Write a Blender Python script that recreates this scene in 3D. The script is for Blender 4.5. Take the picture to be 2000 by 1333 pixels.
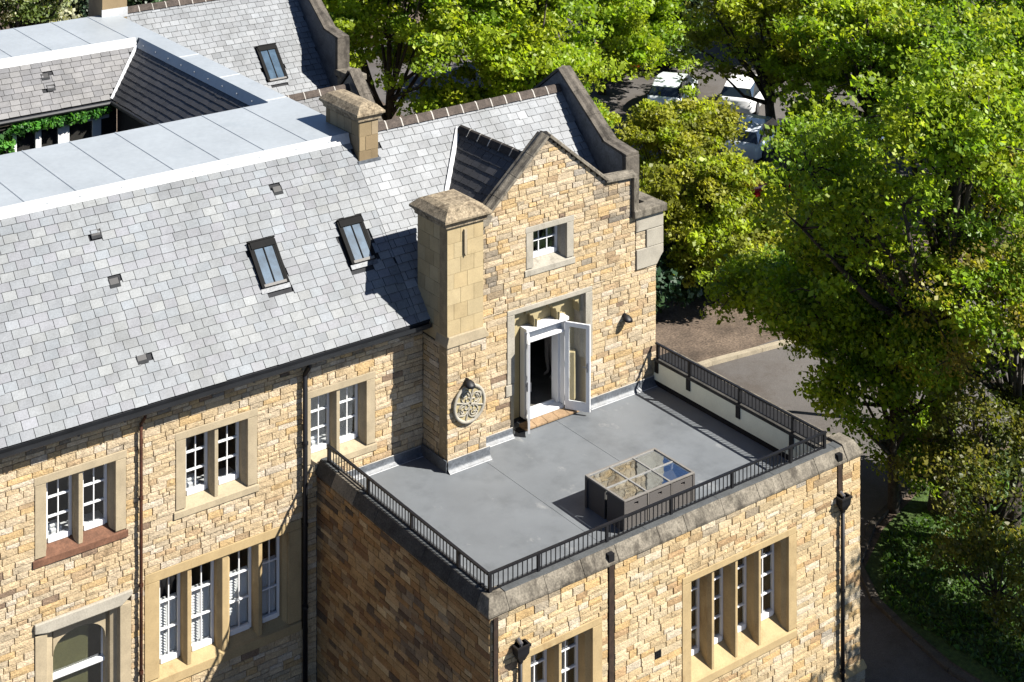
import bpy, bmesh, math, random
import numpy as np
from mathutils import Vector, Matrix
for o in list(bpy.data.objects): bpy.data.objects.remove(o)
SC = bpy.context.scene
COL = SC.collection
# ------------------------------------------------------------------ camera, sky, sun, exposure
TH = 0.63389; FPX = 3246.7; HOR = -758.1
CAM = Vector((-20.586, -31.433, 19.0))
cd = bpy.data.cameras.new('camera'); cam = bpy.data.objects.new('camera', cd); COL.objects.link(cam)
cam.location = CAM; cam.rotation_euler = (math.pi/2, 0, -TH)
cd.sensor_width = 36; cd.lens = FPX/2000*36; cd.shift_y = -(666.5-HOR)/2000
cd.clip_start = .5; cd.clip_end = 3000
SC.camera = cam
SUN = Vector((.68, -.82, 1.0)).normalized()
W = bpy.data.worlds.new('World'); SC.world = W; W.use_nodes = True
wn = W.node_tree.nodes; wl = W.node_tree.links
sky = wn.new('ShaderNodeTexSky'); sky.sky_type = 'NISHITA'; sky.sun_disc = False
sky.sun_elevation = math.asin(SUN.z); sky.sun_rotation = math.atan2(SUN.x, SUN.y)
sky.air_density = .5; sky.dust_density = .1; sky.ozone_density = 2.0; sky.altitude = 300
wl.new(sky.outputs[0], wn['Background'].inputs[0]); wn['Background'].inputs[1].default_value = .065
sd = bpy.data.lights.new('sun', 'SUN'); sd.energy = 5.0; sd.angle = math.radians(.5); sd.color = (1, .955, .88)
so = bpy.data.objects.new('sun', sd); COL.objects.link(so); so.rotation_euler = (-SUN).to_track_quat('-Z', 'Y').to_euler()
so.location = (20, -20, 40)
SC.view_settings.view_transform = 'Standard'; SC.view_settings.look = 'None'
SC.view_settings.exposure = 1.5; SC.view_settings.gamma = 1
GZ = -4.8
rnd = random.Random(7)
C_, S_ = math.cos(TH), math.sin(TH)
def pix(p):
    dx, dy, dz = p[0]-CAM.x, p[1]-CAM.y, p[2]-CAM.z
    r = dx*C_-dy*S_; d = dx*S_+dy*C_
    return 1000+FPX*r/d, HOR-FPX*dz/d
def pix_area(quad):
    q = [pix(p) for p in quad]
    cx = sum(a for a, b in q)/len(q); cy = sum(b for a, b in q)/len(q)
    if not (-5 < cx < 2005 and -5 < cy < 1338): return 0
    return abs(sum(q[i][0]*q[(i+1) % len(q)][1]-q[(i+1) % len(q)][0]*q[i][1] for i in range(len(q))))/2

# ------------------------------------------------------------------ materials
def newmat(name):
    m = bpy.data.materials.new(name); m.use_nodes = True
    return m, m.node_tree.nodes, m.node_tree.links, m.node_tree.nodes['Principled BSDF']
def ramp(n, pts):
    r = n.new('ShaderNodeValToRGB'); e = r.color_ramp.elements
    while len(e) < len(pts): e.new(.5)
    for i, (p, c) in enumerate(pts): e[i].position = p; e[i].color = (*c, 1) if len(c) == 3 else c
    return r
def noise(n, l, pos, scale, detail=4, rough=.6, stretch=None):
    t = n.new('ShaderNodeTexNoise'); t.inputs['Scale'].default_value = scale
    t.inputs['Detail'].default_value = detail; t.inputs['Roughness'].default_value = rough
    if stretch:
        mp = n.new('ShaderNodeMapping'); mp.inputs['Scale'].default_value = stretch
        l.new(pos, mp.inputs['Vector']); pos = mp.outputs[0]
    l.new(pos, t.inputs['Vector']); return t.outputs['Fac']
def mul(n, l, a, b, fac=1.0, mode='MULTIPLY'):
    x = n.new('ShaderNodeMix'); x.data_type = 'RGBA'; x.blend_type = mode
    if isinstance(fac, float): x.inputs[0].default_value = fac
    else: l.new(fac, x.inputs[0])
    for v, i in ((a, 6), (b, 7)):
        if isinstance(v, tuple): x.inputs[i].default_value = (*v, 1)
        else: l.new(v, x.inputs[i])
    return x.outputs[2]
def mat(name, color=None, rough=.8, var=.25, vscale=3., grain=.2, gscale=60., bump=.3, bscale=40., bdist=.01,
        stain=None, stain_scale=.6, stain_lo=.55, stain_hi=.7, stretch=(1, 1, .45), stain_fac=.8, attr=False, spec=.3, metal=0., streak=None, k=.517):
    m, n, l, b = newmat(name)
    pos = n.new('ShaderNodeNewGeometry').outputs['Position']
    if attr:
        a = n.new('ShaderNodeAttribute'); a.attribute_name = 'Col'; c = mul(n, l, a.outputs['Color'], (k, k, k))
    else: c = tuple(x*k for x in color)
    r1 = ramp(n, [(.3, (1-var,)*3), (.7, (1+var,)*3)]); l.new(noise(n, l, pos, vscale), r1.inputs[0])
    c = mul(n, l, c, r1.outputs[0])
    r2 = ramp(n, [(.3, (1-grain,)*3), (.7, (1+grain,)*3)]); l.new(noise(n, l, pos, gscale, 3), r2.inputs[0])
    c = mul(n, l, c, r2.outputs[0])
    if streak:
        rs = ramp(n, [(streak[1], (0, 0, 0)), (streak[2], (1, 1, 1))])
        l.new(noise(n, l, pos, streak[3], 5, .7, streak[4]), rs.inputs[0])
        c = mul(n, l, c, streak[0], rs.outputs[0], 'MIX')
    if stain:
        rs = ramp(n, [(stain_lo, (0, 0, 0)), (stain_hi, (stain_fac,)*3)])
        l.new(noise(n, l, pos, stain_scale, 7, .72, stretch), rs.inputs[0])
        c = mul(n, l, c, stain, rs.outputs[0], 'MULTIPLY')
    if isinstance(c, tuple): b.inputs['Base Color'].default_value = (*c, 1)
    else: l.new(c, b.inputs['Base Color'])
    b.inputs['Roughness'].default_value = rough; b.inputs['Specular IOR Level'].default_value = spec; b.inputs['Metallic'].default_value = metal
    if bump:
        bp = n.new('ShaderNodeBump'); bp.inputs['Strength'].default_value = bump; bp.inputs['Distance'].default_value = bdist
        l.new(noise(n, l, pos, bscale, 5, .65), bp.inputs['Height']); l.new(bp.outputs[0], b.inputs['Normal'])
    return m
M = {}
M['stone'] = mat('rubble_stone', attr=True, rough=.9, var=.16, vscale=5, grain=.28, gscale=38, bump=.9, bscale=22, bdist=.03,
                 stain=(.38, .34, .29), stain_scale=.75, stain_lo=.56, stain_hi=.72, stretch=(1.7, 1.7, .38))
M['stone_ext'] = mat('extension_stone', attr=True, rough=.9, var=.16, vscale=5, grain=.25, gscale=38, bump=.9, bscale=22, bdist=.03,
                 stain=(.42, .34, .25), stain_scale=.7, stain_lo=.57, stain_hi=.75, stretch=(1.2, .55, .6))
M['mortar'] = mat('mortar', (.42, .32, .185), .95, .25, 4, .25, 50, .5, 60)
M['ashlar'] = mat('ashlar', attr=True, rough=.85, var=.1, vscale=3, grain=.1, gscale=50, bump=.25, bscale=50, bdist=.006,
                 stain=(.42, .38, .3), stain_scale=1.0, stain_lo=.58, stain_hi=.75)
M['dress'] = mat('dressed_stone', (.50, .41, .27), .85, .14, 3, .12, 40, .25, 45, .006, stain=(.45, .4, .34), stain_scale=1.4, stain_lo=.6, stain_hi=.75)
M['dress_pale'] = mat('pale_dressed_stone', (.48, .44, .36), .85, .14, 3, .15, 40, .25, 45, .006, stain=(.35, .33, .3), stain_scale=2., stain_lo=.55, stain_hi=.72)
M['dress_ext'] = mat('honey_dressed_stone', (.54, .40, .205), .85, .12, 3, .1, 40, .25, 45, .006, stain=(.6, .5, .4), stain_scale=1.4)
M['dress_red'] = mat('red_brown_stone', (.20, .095, .055), .85, .3, 5, .25, 30, .3, 45, .006, stain=(.6, .6, .6), stain_scale=2.)
M['coping'] = mat('weathered_coping', (.25, .22, .172), .9, .3, 3.5, .35, 30, .35, 30, .006, stain=(.22, .21, .2), stain_scale=1.6, stain_lo=.48, stain_hi=.62, stretch=(2, 2, .6))
M['coping_gable'] = mat('dark_gable_coping', (.15, .13, .105), .9, .3, 3.5, .3, 30, .4, 30, .006, stain=(.3, .3, .29), stain_scale=1.6, stain_lo=.48, stain_hi=.62, stretch=(2, 2, .6))
M['coping_dark'] = mat('blackened_coping', (.075, .07, .062), .9, .4, 3.5, .4, 30, .6, 26, .02, stain=(.35, .35, .35), stain_scale=1.2, stretch=(1, 1, 1))
M['cap'] = mat('chimney_cap_stone', (.36, .29, .195), .95, .35, 9, .4, 24, .6, 30, .01, stain=(.3, .27, .24), stain_scale=5, stain_lo=.5, stain_hi=.62, stretch=(1, 1, 1))
M['slate'] = mat('slate', k=.45, attr=True, stain=(.72, .72, .70), stain_scale=.5, stain_lo=.45, stain_hi=.65, stretch=(1, .6, .6), stain_fac=.9, rough=.55, var=.14, vscale=1.6, grain=.16, gscale=30, bump=.35, bscale=35, bdist=.006, spec=.45,
                 streak=((.11, .11, .11), .63, .74, 5., (2.2, .5, .5)))
M['slate_base'] = mat('roof_underlay', (.035, .036, .04), .9, .2)
M['ridge'] = mat('ridge_tile', (.095, .075, .062), .9, .35, 6, .35, 30, .5, 30, .01)
M['ridge_dark'] = mat('dark_ridge_tile', (.05, .042, .036), .9, .35, 6, .35, 30, .5, 30, .01)
M['mortar_white'] = mat('lime_mortar', (.55, .52, .47), .9, .2)
M['lead'] = mat('lead_sheet', (.475, .515, .545), .5, .06, .7, .05, 8, .12, 6, .01, spec=.45, stain=(.85, .87, .88), stain_scale=.6, stretch=(1, 1, 1))
M['lead_bright'] = mat('bright_lead_flashing', (.66, .67, .68), .5, .1, 2, .08, 20, .15, 12, .01)
M['lead_dark'] = mat('grey_lead_flashing', (.13, .145, .165), .5, .3, 4, .3, 18, .5, 12, .02, spec=.5)
M['deck'] = mat('roof_membrane', (.222, .24, .258), .55, .12, .6, .06, 90, .15, 160, .003, spec=.35, stain=(.58, .58, .58), stain_scale=.7, stain_lo=.48, stain_hi=.74, stretch=(1, 1, 1),
                streak=((.27, .272, .268), .6, .8, 1.3, (1, .6, 1)))
M['felt_black'] = mat('black_membrane', (.014, .014, .016), .85, .3, 3, .3, 30, .2)
M['render_cream'] = mat('cream_panel', (.72, .72, .57), .8, .06, 2, .05, 40, .1, k=.95)
M['black'] = mat('black_paint', (.010, .010, .012), .5, .2, 5, .1, 40, .1, 60, .002, spec=.25, k=.71)
M['gutter'] = mat('gutter_black', (.011, .012, .014), .4, .3, 2, .1, 40, .1, 20, .003, spec=.5, k=.71)
M['chase'] = mat('dark_brown_chase', (.045, .026, .016), .8, .4, 6, .3, 30, .2)  # very dark brown for the chases and the flat strips
M['rust'] = mat('rusty_pipe', (.09, .032, .016), .6, .5, 6, .3, 30, .2)
M['white'] = mat('white_paint', (.82, .82, .82), .45, .03, 3, .02, 30, .05, 40, .002, spec=.4, k=.69)
M['pvc_grey'] = mat('grey_reveal', (.55, .6, .66), .5, .03)
M['dark_frame'] = mat('dark_aluminium', (.016, .016, .016), .8, .1, 5, .1, 40, 0, spec=.08)
M['grey_frame'] = mat('grey_aluminium', (.13, .12, .115), .75, .08, 5, .05, 40, 0, spec=.15)
M['grey_frame2'] = mat('pale_aluminium', (.26, .25, .235), .7, .05, spec=.15)
M['vent_dark'] = mat('dark_vent', (.045, .047, .05), .8, .1, spec=.1)
M['room'] = mat('dark_room', (.05, .045, .04), .9, .1, 2, .1, 20, 0)
M['olive_reflection'] = mat('tree_reflection_olive', (.13, .125, .05), .9, .1, 2, .1, 20, 0)  # olive stands in for trees reflected in the arched window
M['tan_tile'] = mat('sill_tile', (.42, .28, .16), .8, .2, 4, .2, 30, .2)
M['rattan_top'] = mat('weathered_frame', (.27, .25, .225), .6, .15, 4, .1, 40, .1)
M['bar_pale'] = mat('pale_bar', (.34, .33, .31), .6, .1)
M['bark'] = mat('bark', (.055, .045, .035), .95, .4, 4, .4, 20, 1., 9, .04, k=.71)
M['asphalt'] = mat('asphalt', (.115, .105, .098), .9, .22, .5, .3, 40, .3, 60, .004, stain=(.55, .5, .45), stain_scale=.25, stretch=(1, 1, 1), stain_lo=.5, stain_hi=.62, k=.71)
M['soil'] = mat('leaf_litter_soil', (.115, .085, .062), .95, .4, 1.2, .5, 14, .6, 20, .02, stain=(.45, .4, .35), stain_scale=.8, stretch=(1, 1, 1), k=.71)
M['lawn'] = mat('lawn', (.05, .085, .018), .95, .4, .5, .5, 9, .8, 14, .05, stain=(.55, .6, .4), stain_scale=.5, stretch=(1, 1, 1), k=.71)
M['kerb'] = mat('kerb_stone', (.34, .29, .21), .9, .2, 3, .2, 30, .3, k=.71)
M['rubber'] = mat('rubber', (.015, .015, .016), .8, .1)
M['chrome'] = mat('alloy', (.4, .4, .42), .3, .05, metal=.8)
M['orange_lens'] = mat('lamp_lens', (.6, .6, .62), .2, 0, bump=0)

def glass(name, tint, refl=.22):
    m, n, l, b = newmat(name); n.remove(b); out = n['Material Output']
    tr = n.new('ShaderNodeBsdfTransparent'); tr.inputs[0].default_value = (*tint, 1)
    gl = n.new('ShaderNodeBsdfGlossy'); gl.inputs['Roughness'].default_value = .03; gl.inputs[0].default_value = (.9, .95, 1, 1)
    pos = n.new('ShaderNodeNewGeometry').outputs['Position']
    bp = n.new('ShaderNodeBump'); bp.inputs['Strength'].default_value = .25; bp.inputs['Distance'].default_value = .01
    l.new(noise(n, l, pos, 2.2, 2), bp.inputs['Height']); l.new(bp.outputs[0], gl.inputs['Normal'])
    lw = n.new('ShaderNodeLayerWeight'); lw.inputs[0].default_value = refl
    mx = n.new('ShaderNodeMixShader'); l.new(lw.outputs['Facing'], mx.inputs[0]); l.new(tr.outputs[0], mx.inputs[1]); l.new(gl.outputs[0], mx.inputs[2])
    l.new(mx.outputs[0], out.inputs[0]); return m
M['glass'] = glass('window_glass', (.95, .96, .96), .14)
M['glass_roof'] = mat('skylight_glass', (.075, .125, .18), .12, .35, 4, .15, 60, 0, spec=.8)  # sky reflection put into the panes as a blue base colour
def leafmat(name, trans=.35):
    m, n, l, b = newmat(name); out = n['Material Output']
    a = n.new('ShaderNodeAttribute'); a.attribute_name = 'Col'
    b.inputs['Roughness'].default_value = .48; b.inputs['Specular IOR Level'].default_value = .4; l.new(a.outputs['Color'], b.inputs['Base Color'])
    t = n.new('ShaderNodeBsdfTranslucent'); mc = mul(n, l, a.outputs['Color'], (1.25, 1.25, .5)); l.new(mc, t.inputs[0])
    mx = n.new('ShaderNodeMixShader'); mx.inputs[0].default_value = trans
    l.new(b.outputs[0], mx.inputs[1]); l.new(t.outputs[0], mx.inputs[2]); l.new(mx.outputs[0], out.inputs[0]); return m
M['leaf'] = leafmat('leaf', .55); M['leaf_evergreen'] = leafmat('evergreen_leaf', .12)
def wickermat(name, c):
    m, n, l, b = newmat(name)
    pos = n.new('ShaderNodeNewGeometry').outputs['Position']
    w = n.new('ShaderNodeTexWave'); w.wave_type = 'BANDS'; w.bands_direction = 'Z'; w.inputs['Scale'].default_value = 16; w.inputs['Distortion'].default_value = .6
    l.new(pos, w.inputs[0])
    r = ramp(n, [(.2, tuple(.6*x for x in c)), (.8, c)]); l.new(w.outputs['Fac'], r.inputs[0]); l.new(r.outputs[0], b.inputs['Base Color'])
    bp = n.new('ShaderNodeBump'); bp.inputs['Distance'].default_value = .006; l.new(w.outputs['Fac'], bp.inputs['Height']); l.new(bp.outputs[0], b.inputs['Normal'])
    b.inputs['Roughness'].default_value = .7; return m
M['wicker'] = wickermat('brown_wicker', (.075, .066, .06)); M['wicker_pale'] = mat('pale_wicker', (.16, .15, .13), .8, .15, 6, .2, 60, .3, 80, .004)
def paint(name, c, rough=.25):
    m, n, l, b = newmat(name); b.inputs['Base Color'].default_value = (*c, 1); b.inputs['Roughness'].default_value = rough
    b.inputs['Coat Weight'].default_value = .6; return m

# ------------------------------------------------------------------ mesh helpers
WORLD = {}          # world origin of every object built here (no rotations on parents)
class MB:
    def __init__(s): s.v = []; s.f = []; s.c = []
    def add(s, vs, fs, col=None):
        o = len(s.v); s.v += [tuple(p) for p in vs]; s.f += [tuple(i+o for i in f) for f in fs]
        if col is not None: s.c += [col]*len(vs)
        return s
    def box(s, x0, x1, y0, y1, z0, z1, col=None):
        return s.add([(x0, y0, z0), (x1, y0, z0), (x1, y1, z0), (x0, y1, z0), (x0, y0, z1), (x1, y0, z1), (x1, y1, z1), (x0, y1, z1)],
                     [(0, 3, 2, 1), (4, 5, 6, 7), (0, 1, 5, 4), (1, 2, 6, 5), (2, 3, 7, 6), (3, 0, 4, 7)], col)
    def prism(s, pts, a, b, axis='x', col=None):
        # pts: 2D outline in the two other axes, extruded from a to b
        def P(t, p):
            return {'x': (t, p[0], p[1]), 'y': (p[0], t, p[1]), 'z': (p[0], p[1], t)}[axis]
        n = len(pts)
        return s.add([P(a, p) for p in pts]+[P(b, p) for p in pts],
                     [tuple(range(n))[::-1], tuple(range(n, 2*n))]+[(i, (i+1) % n, n+(i+1) % n, n+i) for i in range(n)], col)
    def tube(s, path, r, seg=8, col=None, r1=None):
        path = [Vector(p) for p in path]; n = len(path); rings = []
        for i, p in enumerate(path):
            d = (path[min(i+1, n-1)]-path[max(i-1, 0)]).normalized()
            up = Vector((0, 0, 1)) if abs(d.z) < .95 else Vector((1, 0, 0))
            a = d.cross(up).normalized(); b = d.cross(a)
            rr = r if r1 is None else r+(r1-r)*i/max(1, n-1)
            rings.append([p+a*math.cos(2*math.pi*k/seg)*rr+b*math.sin(2*math.pi*k/seg)*rr for k in range(seg)])
        vs = [q for R in rings for q in R]; fs = []
        for i in range(n-1):
            for k in range(seg): fs.append((i*seg+k, i*seg+(k+1) % seg, (i+1)*seg+(k+1) % seg, (i+1)*seg+k))
        fs += [tuple(range(seg))[::-1], tuple(range((n-1)*seg, n*seg))]
        return s.add(vs, fs, col)
    def sweep(s, prof, frames, col=None, cap=True):
        # prof: list of (a,b); frames: list of (origin, A, B)
        m = len(prof); vs = [tuple(Vector(o)+Vector(A)*a+Vector(B)*b) for o, A, B in frames for a, b in prof]; fs = []
        for i in range(len(frames)-1):
            for k in range(m): fs.append((i*m+k, i*m+(k+1) % m, (i+1)*m+(k+1) % m, (i+1)*m+k))
        if cap: fs += [tuple(range(m))[::-1], tuple(range((len(frames)-1)*m, len(frames)*m))]
        return s.add(vs, fs, col)
    def build(s, name, m, parent=None, kind=None, smooth=False, bevel=0):
        return mkobj(name, s.v, s.f, m, parent, s.c if s.c else None, kind, smooth, bevel)
def mkobj(name, v, f, m, parent=None, cols=None, kind=None, smooth=False, bevel=0):
    v = np.asarray(v, dtype=np.float32).reshape(-1, 3)
    lo, hi = v.min(0), v.max(0); o = (lo+hi)/2; o[2] = lo[2]
    me = bpy.data.meshes.new(name); me.from_pydata((v-o).tolist(), [], f)
    if cols:
        at = me.color_attributes.new('Col', 'FLOAT_COLOR', 'POINT')
        ca = np.ones((len(v), 4), np.float32); ca[:, :3] = np.asarray(cols, np.float32); at.data.foreach_set('color', ca.ravel())
    me.materials.append(M[m] if isinstance(m, str) else m)
    if smooth: me.polygons.foreach_set('use_smooth', [True]*len(me.polygons))
    me.update()
    ob = bpy.data.objects.new(name, me); COL.objects.link(ob)
    ob.location = Vector([float(x) for x in o])-(WORLD[parent.name] if parent else Vector())
    if parent: ob.parent = parent
    WORLD[ob.name] = Vector([float(x) for x in o])
    if kind: ob['kind'] = kind
    if bevel:
        bv = ob.modifiers.new('bevel', 'BEVEL'); bv.width = bevel; bv.segments = 2; bv.limit_method = 'ANGLE'
    return ob
def fix_normals(ob):
    bm = bmesh.new(); bm.from_mesh(ob.data); bmesh.ops.recalc_face_normals(bm, faces=bm.faces); bm.to_mesh(ob.data); bm.free(); return ob
def tag(o, label, cat, group=None):
    o['label'] = label; o['category'] = cat
    if group: o['group'] = group
    return o
def thing(name, label, cat, loc, group=None):
    o = bpy.data.objects.new(name, None); COL.objects.link(o); o.location = loc; WORLD[o.name] = Vector(loc); o.empty_display_size = .3
    return tag(o, label, cat, group)
def B(name, m, parent, x0, x1, y0, y1, z0, z1, **k): return MB().box(x0, x1, y0, y1, z0, z1).build(name, m, parent, **k)

# ------------------------------------------------------------------ stones
PAL = [((0.673, 0.514, 0.310), 40), ((0.704, 0.560, 0.374), 28), ((0.667, 0.467, 0.233), 12), ((0.578, 0.467, 0.316), 10), ((0.558, 0.399, 0.233), 5), ((0.726, 0.611, 0.457), 6), ((0.284, 0.197, 0.131), 1.0)]
PAL_EXT = [((0.698, 0.526, 0.298), 40), ((0.719, 0.573, 0.361), 26), ((0.692, 0.471, 0.219), 15), ((0.602, 0.466, 0.273), 8), ((0.571, 0.379, 0.199), 5), ((0.761, 0.643, 0.467), 8), ((0.380, 0.256, 0.139), .6)]
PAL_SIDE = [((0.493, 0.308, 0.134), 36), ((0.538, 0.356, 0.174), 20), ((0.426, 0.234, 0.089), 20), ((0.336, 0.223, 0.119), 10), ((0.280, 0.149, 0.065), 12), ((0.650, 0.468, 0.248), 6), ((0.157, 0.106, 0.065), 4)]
PAL_ASH = [((.56, .44, .245), 30), ((.55, .425, .23), 20), ((.575, .46, .265), 15)]
def pick(pal, r):
    t = r.random()*sum(w for _, w in pal)
    for c, w in pal:
        t -= w
        if t <= 0: break
    k = r.uniform(.9, 1.08); return tuple(min(.95, x*k) for x in c)
def clip(iv, holes):
    for a, b in holes:
        out = []
        for u0, u1 in iv:
            if b <= u0 or a >= u1: out.append((u0, u1)); continue
            if a-u0 > .03: out.append((u0, a))
            if u1-b > .03: out.append((b, u1))
        iv = out
    return iv
def stone_wall(rec, back, P, span, v0, v1, holes, breaks, seed, pal=PAL, hm=.116, wm=.32, rough=.62, thick=.3, gap=.004, ashlar=False, back_only=None):
    """P(u,v,d) maps to world; span(v)->(u0,u1); holes=[(u0,u1,v0,v1)]; rec collects stones; back collects the wall core"""
    r = random.Random(seed)
    bs = sorted({v0, v1, *[b for b in breaks if v0 < b < v1], *[h for q in holes for h in q[2:] if v0 < h < v1]})
    rows = []
    for a, b in zip(bs[:-1], bs[1:]):
        n = max(1, round((b-a)/hm)); ws = [r.uniform(.72, 1.3) if not ashlar else 1 for _ in range(n)]; t = a
        for w in ws: rows.append((t, t+w/sum(ws)*(b-a))); t = rows[-1][1]
    for ri, (a, b) in enumerate(rows):
        mid = (a+b)/2; s0, s1 = span(mid)
        iv = clip([(s0, s1)], [(q[0], q[1]) for q in holes if q[2] < mid < q[3]])
        for u0, u1 in iv:
            back.add([P(u0, a, -.012), P(u1, a, -.012), P(u1, b, -.012), P(u0, b, -.012), P(u0, a, -thick), P(u1, a, -thick), P(u1, b, -thick), P(u0, b, -thick)],
                     [(0, 1, 2, 3), (7, 6, 5, 4), (0, 4, 5, 1), (1, 5, 6, 2), (2, 6, 7, 3), (3, 7, 4, 0)])
            u = u0
            h = b-a; wmean = wm*(h/hm)**.5
            if not ashlar: u -= 0
            first = True
            while u < u1-.01:
                w = wmean*r.choice((.55, .75, .9, 1., 1., 1.15, 1.35, 1.6)) if not ashlar else wm*(.5 if (first and ri % 2) else 1)
                first = False
                if u1-(u+w) < wmean*.4: w = u1-u
                w = min(w, u1-u)
                one_stone(rec, P, u, u+w, a, b, r, pal, gap, ashlar, rough)
                u += w
GRID = [(i, j) for j in range(3) for i in range(4)]
PER = [0, 1, 2, 3, 7, 11, 10, 9, 8, 4]
SOOT_SHADE = None
def soot_house(p, r):
    x, y, z = p
    if y < -.4 and y > -.9:      # gable
        d = min(abs(x-1.3), 1)
        if x < 1.75 and 3.3 < z < 5.2 and r.random() < .55: return r.uniform(.35, .75)
        if 4.5 < x < 5.75 and 4.3 < z < 5.3 and r.random() < .5: return r.uniform(.4, .8)
        if 3.9 < x < 4.4 and 3.2 < z < 4.2 and r.random() < .35: return r.uniform(.5, .8)
        top = 6.7-abs(x-3.17)*.84
        if z > top-.3 and r.random() < .5: return r.uniform(.45, .8)
        if .2 < z < .6 and r.random() < .25: return r.uniform(.5, .8)
    elif y > -.1:
        if z > 2.7 and r.random() < .3: return r.uniform(.3, .7)
        if z < .45 and z > .2 and x > -1.3 and r.random() < .4: return r.uniform(.4, .7)
    elif z < .55 and r.random() < .4: return r.uniform(.35, .7)
    return 1
def soot_shade_ext(p, r):
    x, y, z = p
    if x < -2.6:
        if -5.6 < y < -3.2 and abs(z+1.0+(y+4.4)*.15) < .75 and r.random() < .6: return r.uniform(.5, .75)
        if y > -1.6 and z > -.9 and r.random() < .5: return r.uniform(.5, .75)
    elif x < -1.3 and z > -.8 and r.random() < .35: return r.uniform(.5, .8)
    elif x > 6 and z < -3 and r.random() < .4: return r.uniform(.5, .8)  # lower right corner: tree shadow worked into the stone colours
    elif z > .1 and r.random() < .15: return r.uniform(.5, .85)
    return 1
def one_stone(rec, P, u0, u1, a, b, r, pal, gap, ashlar, rough):
    g = gap*(r.uniform(.5, 1.5) if not ashlar else .6); gv = g*(.55 if not ashlar else 1)
    x0, x1, y0, y1 = u0+g, u1-g, a+gv, b-gv
    col = pick(pal, r)
    if SOOT_SHADE and not ashlar:
        kq = SOOT_SHADE(P((u0+u1)/2, (a+b)/2, 0), r); kq = 1-(1-kq)*.8; gq = sum(col)/3; col = tuple((q+(gq-q)*(1-kq)*.75)*kq for q in col)
    if ashlar:
        d = .004+r.random()*.004
        vs = [P(x0, y0, -.012), P(x1, y0, -.012), P(x1, y1, -.012), P(x0, y1, -.012), P(x0, y0, d), P(x1, y0, d), P(x1, y1, d), P(x0, y1, d)]
        fs = [(4, 5, 6, 7), (0, 1, 5, 4), (1, 2, 6, 5), (2, 3, 7, 6), (3, 0, 4, 7)]
    else:
        base = r.uniform(.0, .022)*rough; bul = r.uniform(.006, .024)*rough; tilt = r.uniform(-.014, .014)*rough; tv = r.uniform(-.012, .006)*rough
        vs = []
        ins = min(.012, (y1-y0)*.12)
        for i, j in GRID:
            fx, fy = (0, .33, .67, 1)[i], (0, .5, 1)[j]
            edge = i in (0, 3) or j in (0, 2)
            ux = x0+(x1-x0)*fx; vy = y0+(y1-y0)*fy
            if i == 0: ux += ins*r.uniform(.2, 1)
            elif i == 3: ux -= ins*r.uniform(.2, 1)
            else: ux += (x1-x0)*r.uniform(-.1, .1)
            if j == 0: vy += ins*r.uniform(.1, .8)
            elif j == 2: vy -= ins*r.uniform(.1, .8)
            else: vy += (y1-y0)*r.uniform(-.12, .12)
            d = base+tilt*(fx-.5)+tv*(fy-.5)+(r.uniform(.0, .008) if edge else bul+r.uniform(-.008, .012))*rough
            vs.append(P(ux, vy, d))
        for k in PER:
            i, j = GRID[k]; vs.append(P(x0+(x1-x0)*(0, .33, .67, 1)[i], y0+(y1-y0)*(0, .5, 1)[j], -.014))
        fs = [(j*4+i, j*4+i+1, j*4+i+5, j*4+i+4) for j in range(2) for i in range(3)]
        fs += [(PER[k], 12+k, 12+(k+1) % 10, PER[(k+1) % 10]) for k in range(10)]
    area = pix_area([P(x0, y0, 0), P(x1, y0, 0), P(x1, y1, 0), P(x0, y1, 0)])
    rec.append((area, vs, fs, col))
def emit(rec, name, m, parent_of, rest_parent, rest_name, limit=300, hidden=None):
    """the largest pieces as objects of their own, the others joined"""
    order = sorted(range(len(rec)), key=lambda i: -(0 if (hidden and hidden(rec[i])) else rec[i][0]))
    own = set(i for i in order[:limit])
    rest = MB()
    for i, t in enumerate(rec):
        cl = t[3] if isinstance(t[3], list) else [t[3]]*len(t[1])
        if i in own: mkobj(name, t[1], t[2], m, parent_of(t), cl)
        else: rest.add(t[1], t[2]); rest.c += cl
    if rest.v: rest.build(rest_name, m, rest_parent, kind='stuff')
# ------------------------------------------------------------------ THE HOUSE
HOUSE = thing('stone_house', 'long honey stone house with pale slate roofs, gables and sash windows', 'house', (0, 0, GZ))
EXT = thing('terrace_extension', 'flat roofed stone extension carrying the grey roof terrace', 'building', (2, -6.44, GZ))
SOOT_SHADE = soot_house
stones = []      # (area, verts, faces, col, wall)
def collect(wall, fn):
    n = len(stones); fn(stones)
    for i in range(n, len(stones)): stones[i] = stones[i]+(wall,)

# openings: opening rect, outer surround rect
def surround(x0, x1, z0, z1, w=.22, top=.16, sill=.18): return (x0-w, x1+w, z0-sill, z1+top)
W_UP = [(-8.74, -7.31, .64, 2.05), (-5.79, -4.38, .64, 2.05), (-2.87, -1.47, .64, 2.05)]
W4 = (-6.37, -3.42, -2.62, -.66); W5 = (-8.72, -7.18, -4.2, -.84)
holes_main = [surround(*w) for w in W_UP]+[(-6.69, -3.0, -2.85, -.46), (-8.96, -6.98, -4.5, -.64)]
holes_main[2] = (-3.0, -1.25, .46, 2.21)
# front wall, plane y=0
bk = MB()
Pm = lambda u, v, d: (u, -d, v)
def f(rec): stone_wall(rec, bk, Pm, lambda v: (-13.2, 0.02) if v > 0 else (-13.2, -2.72), -4.8, 3.12, holes_main, [0], 11)
wall_front = []
n0 = len(stones); f(stones)
front_wall = bk.build('front_wall', 'mortar', HOUSE)
for i in range(n0, len(stones)): stones[i] += (front_wall,)
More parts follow.
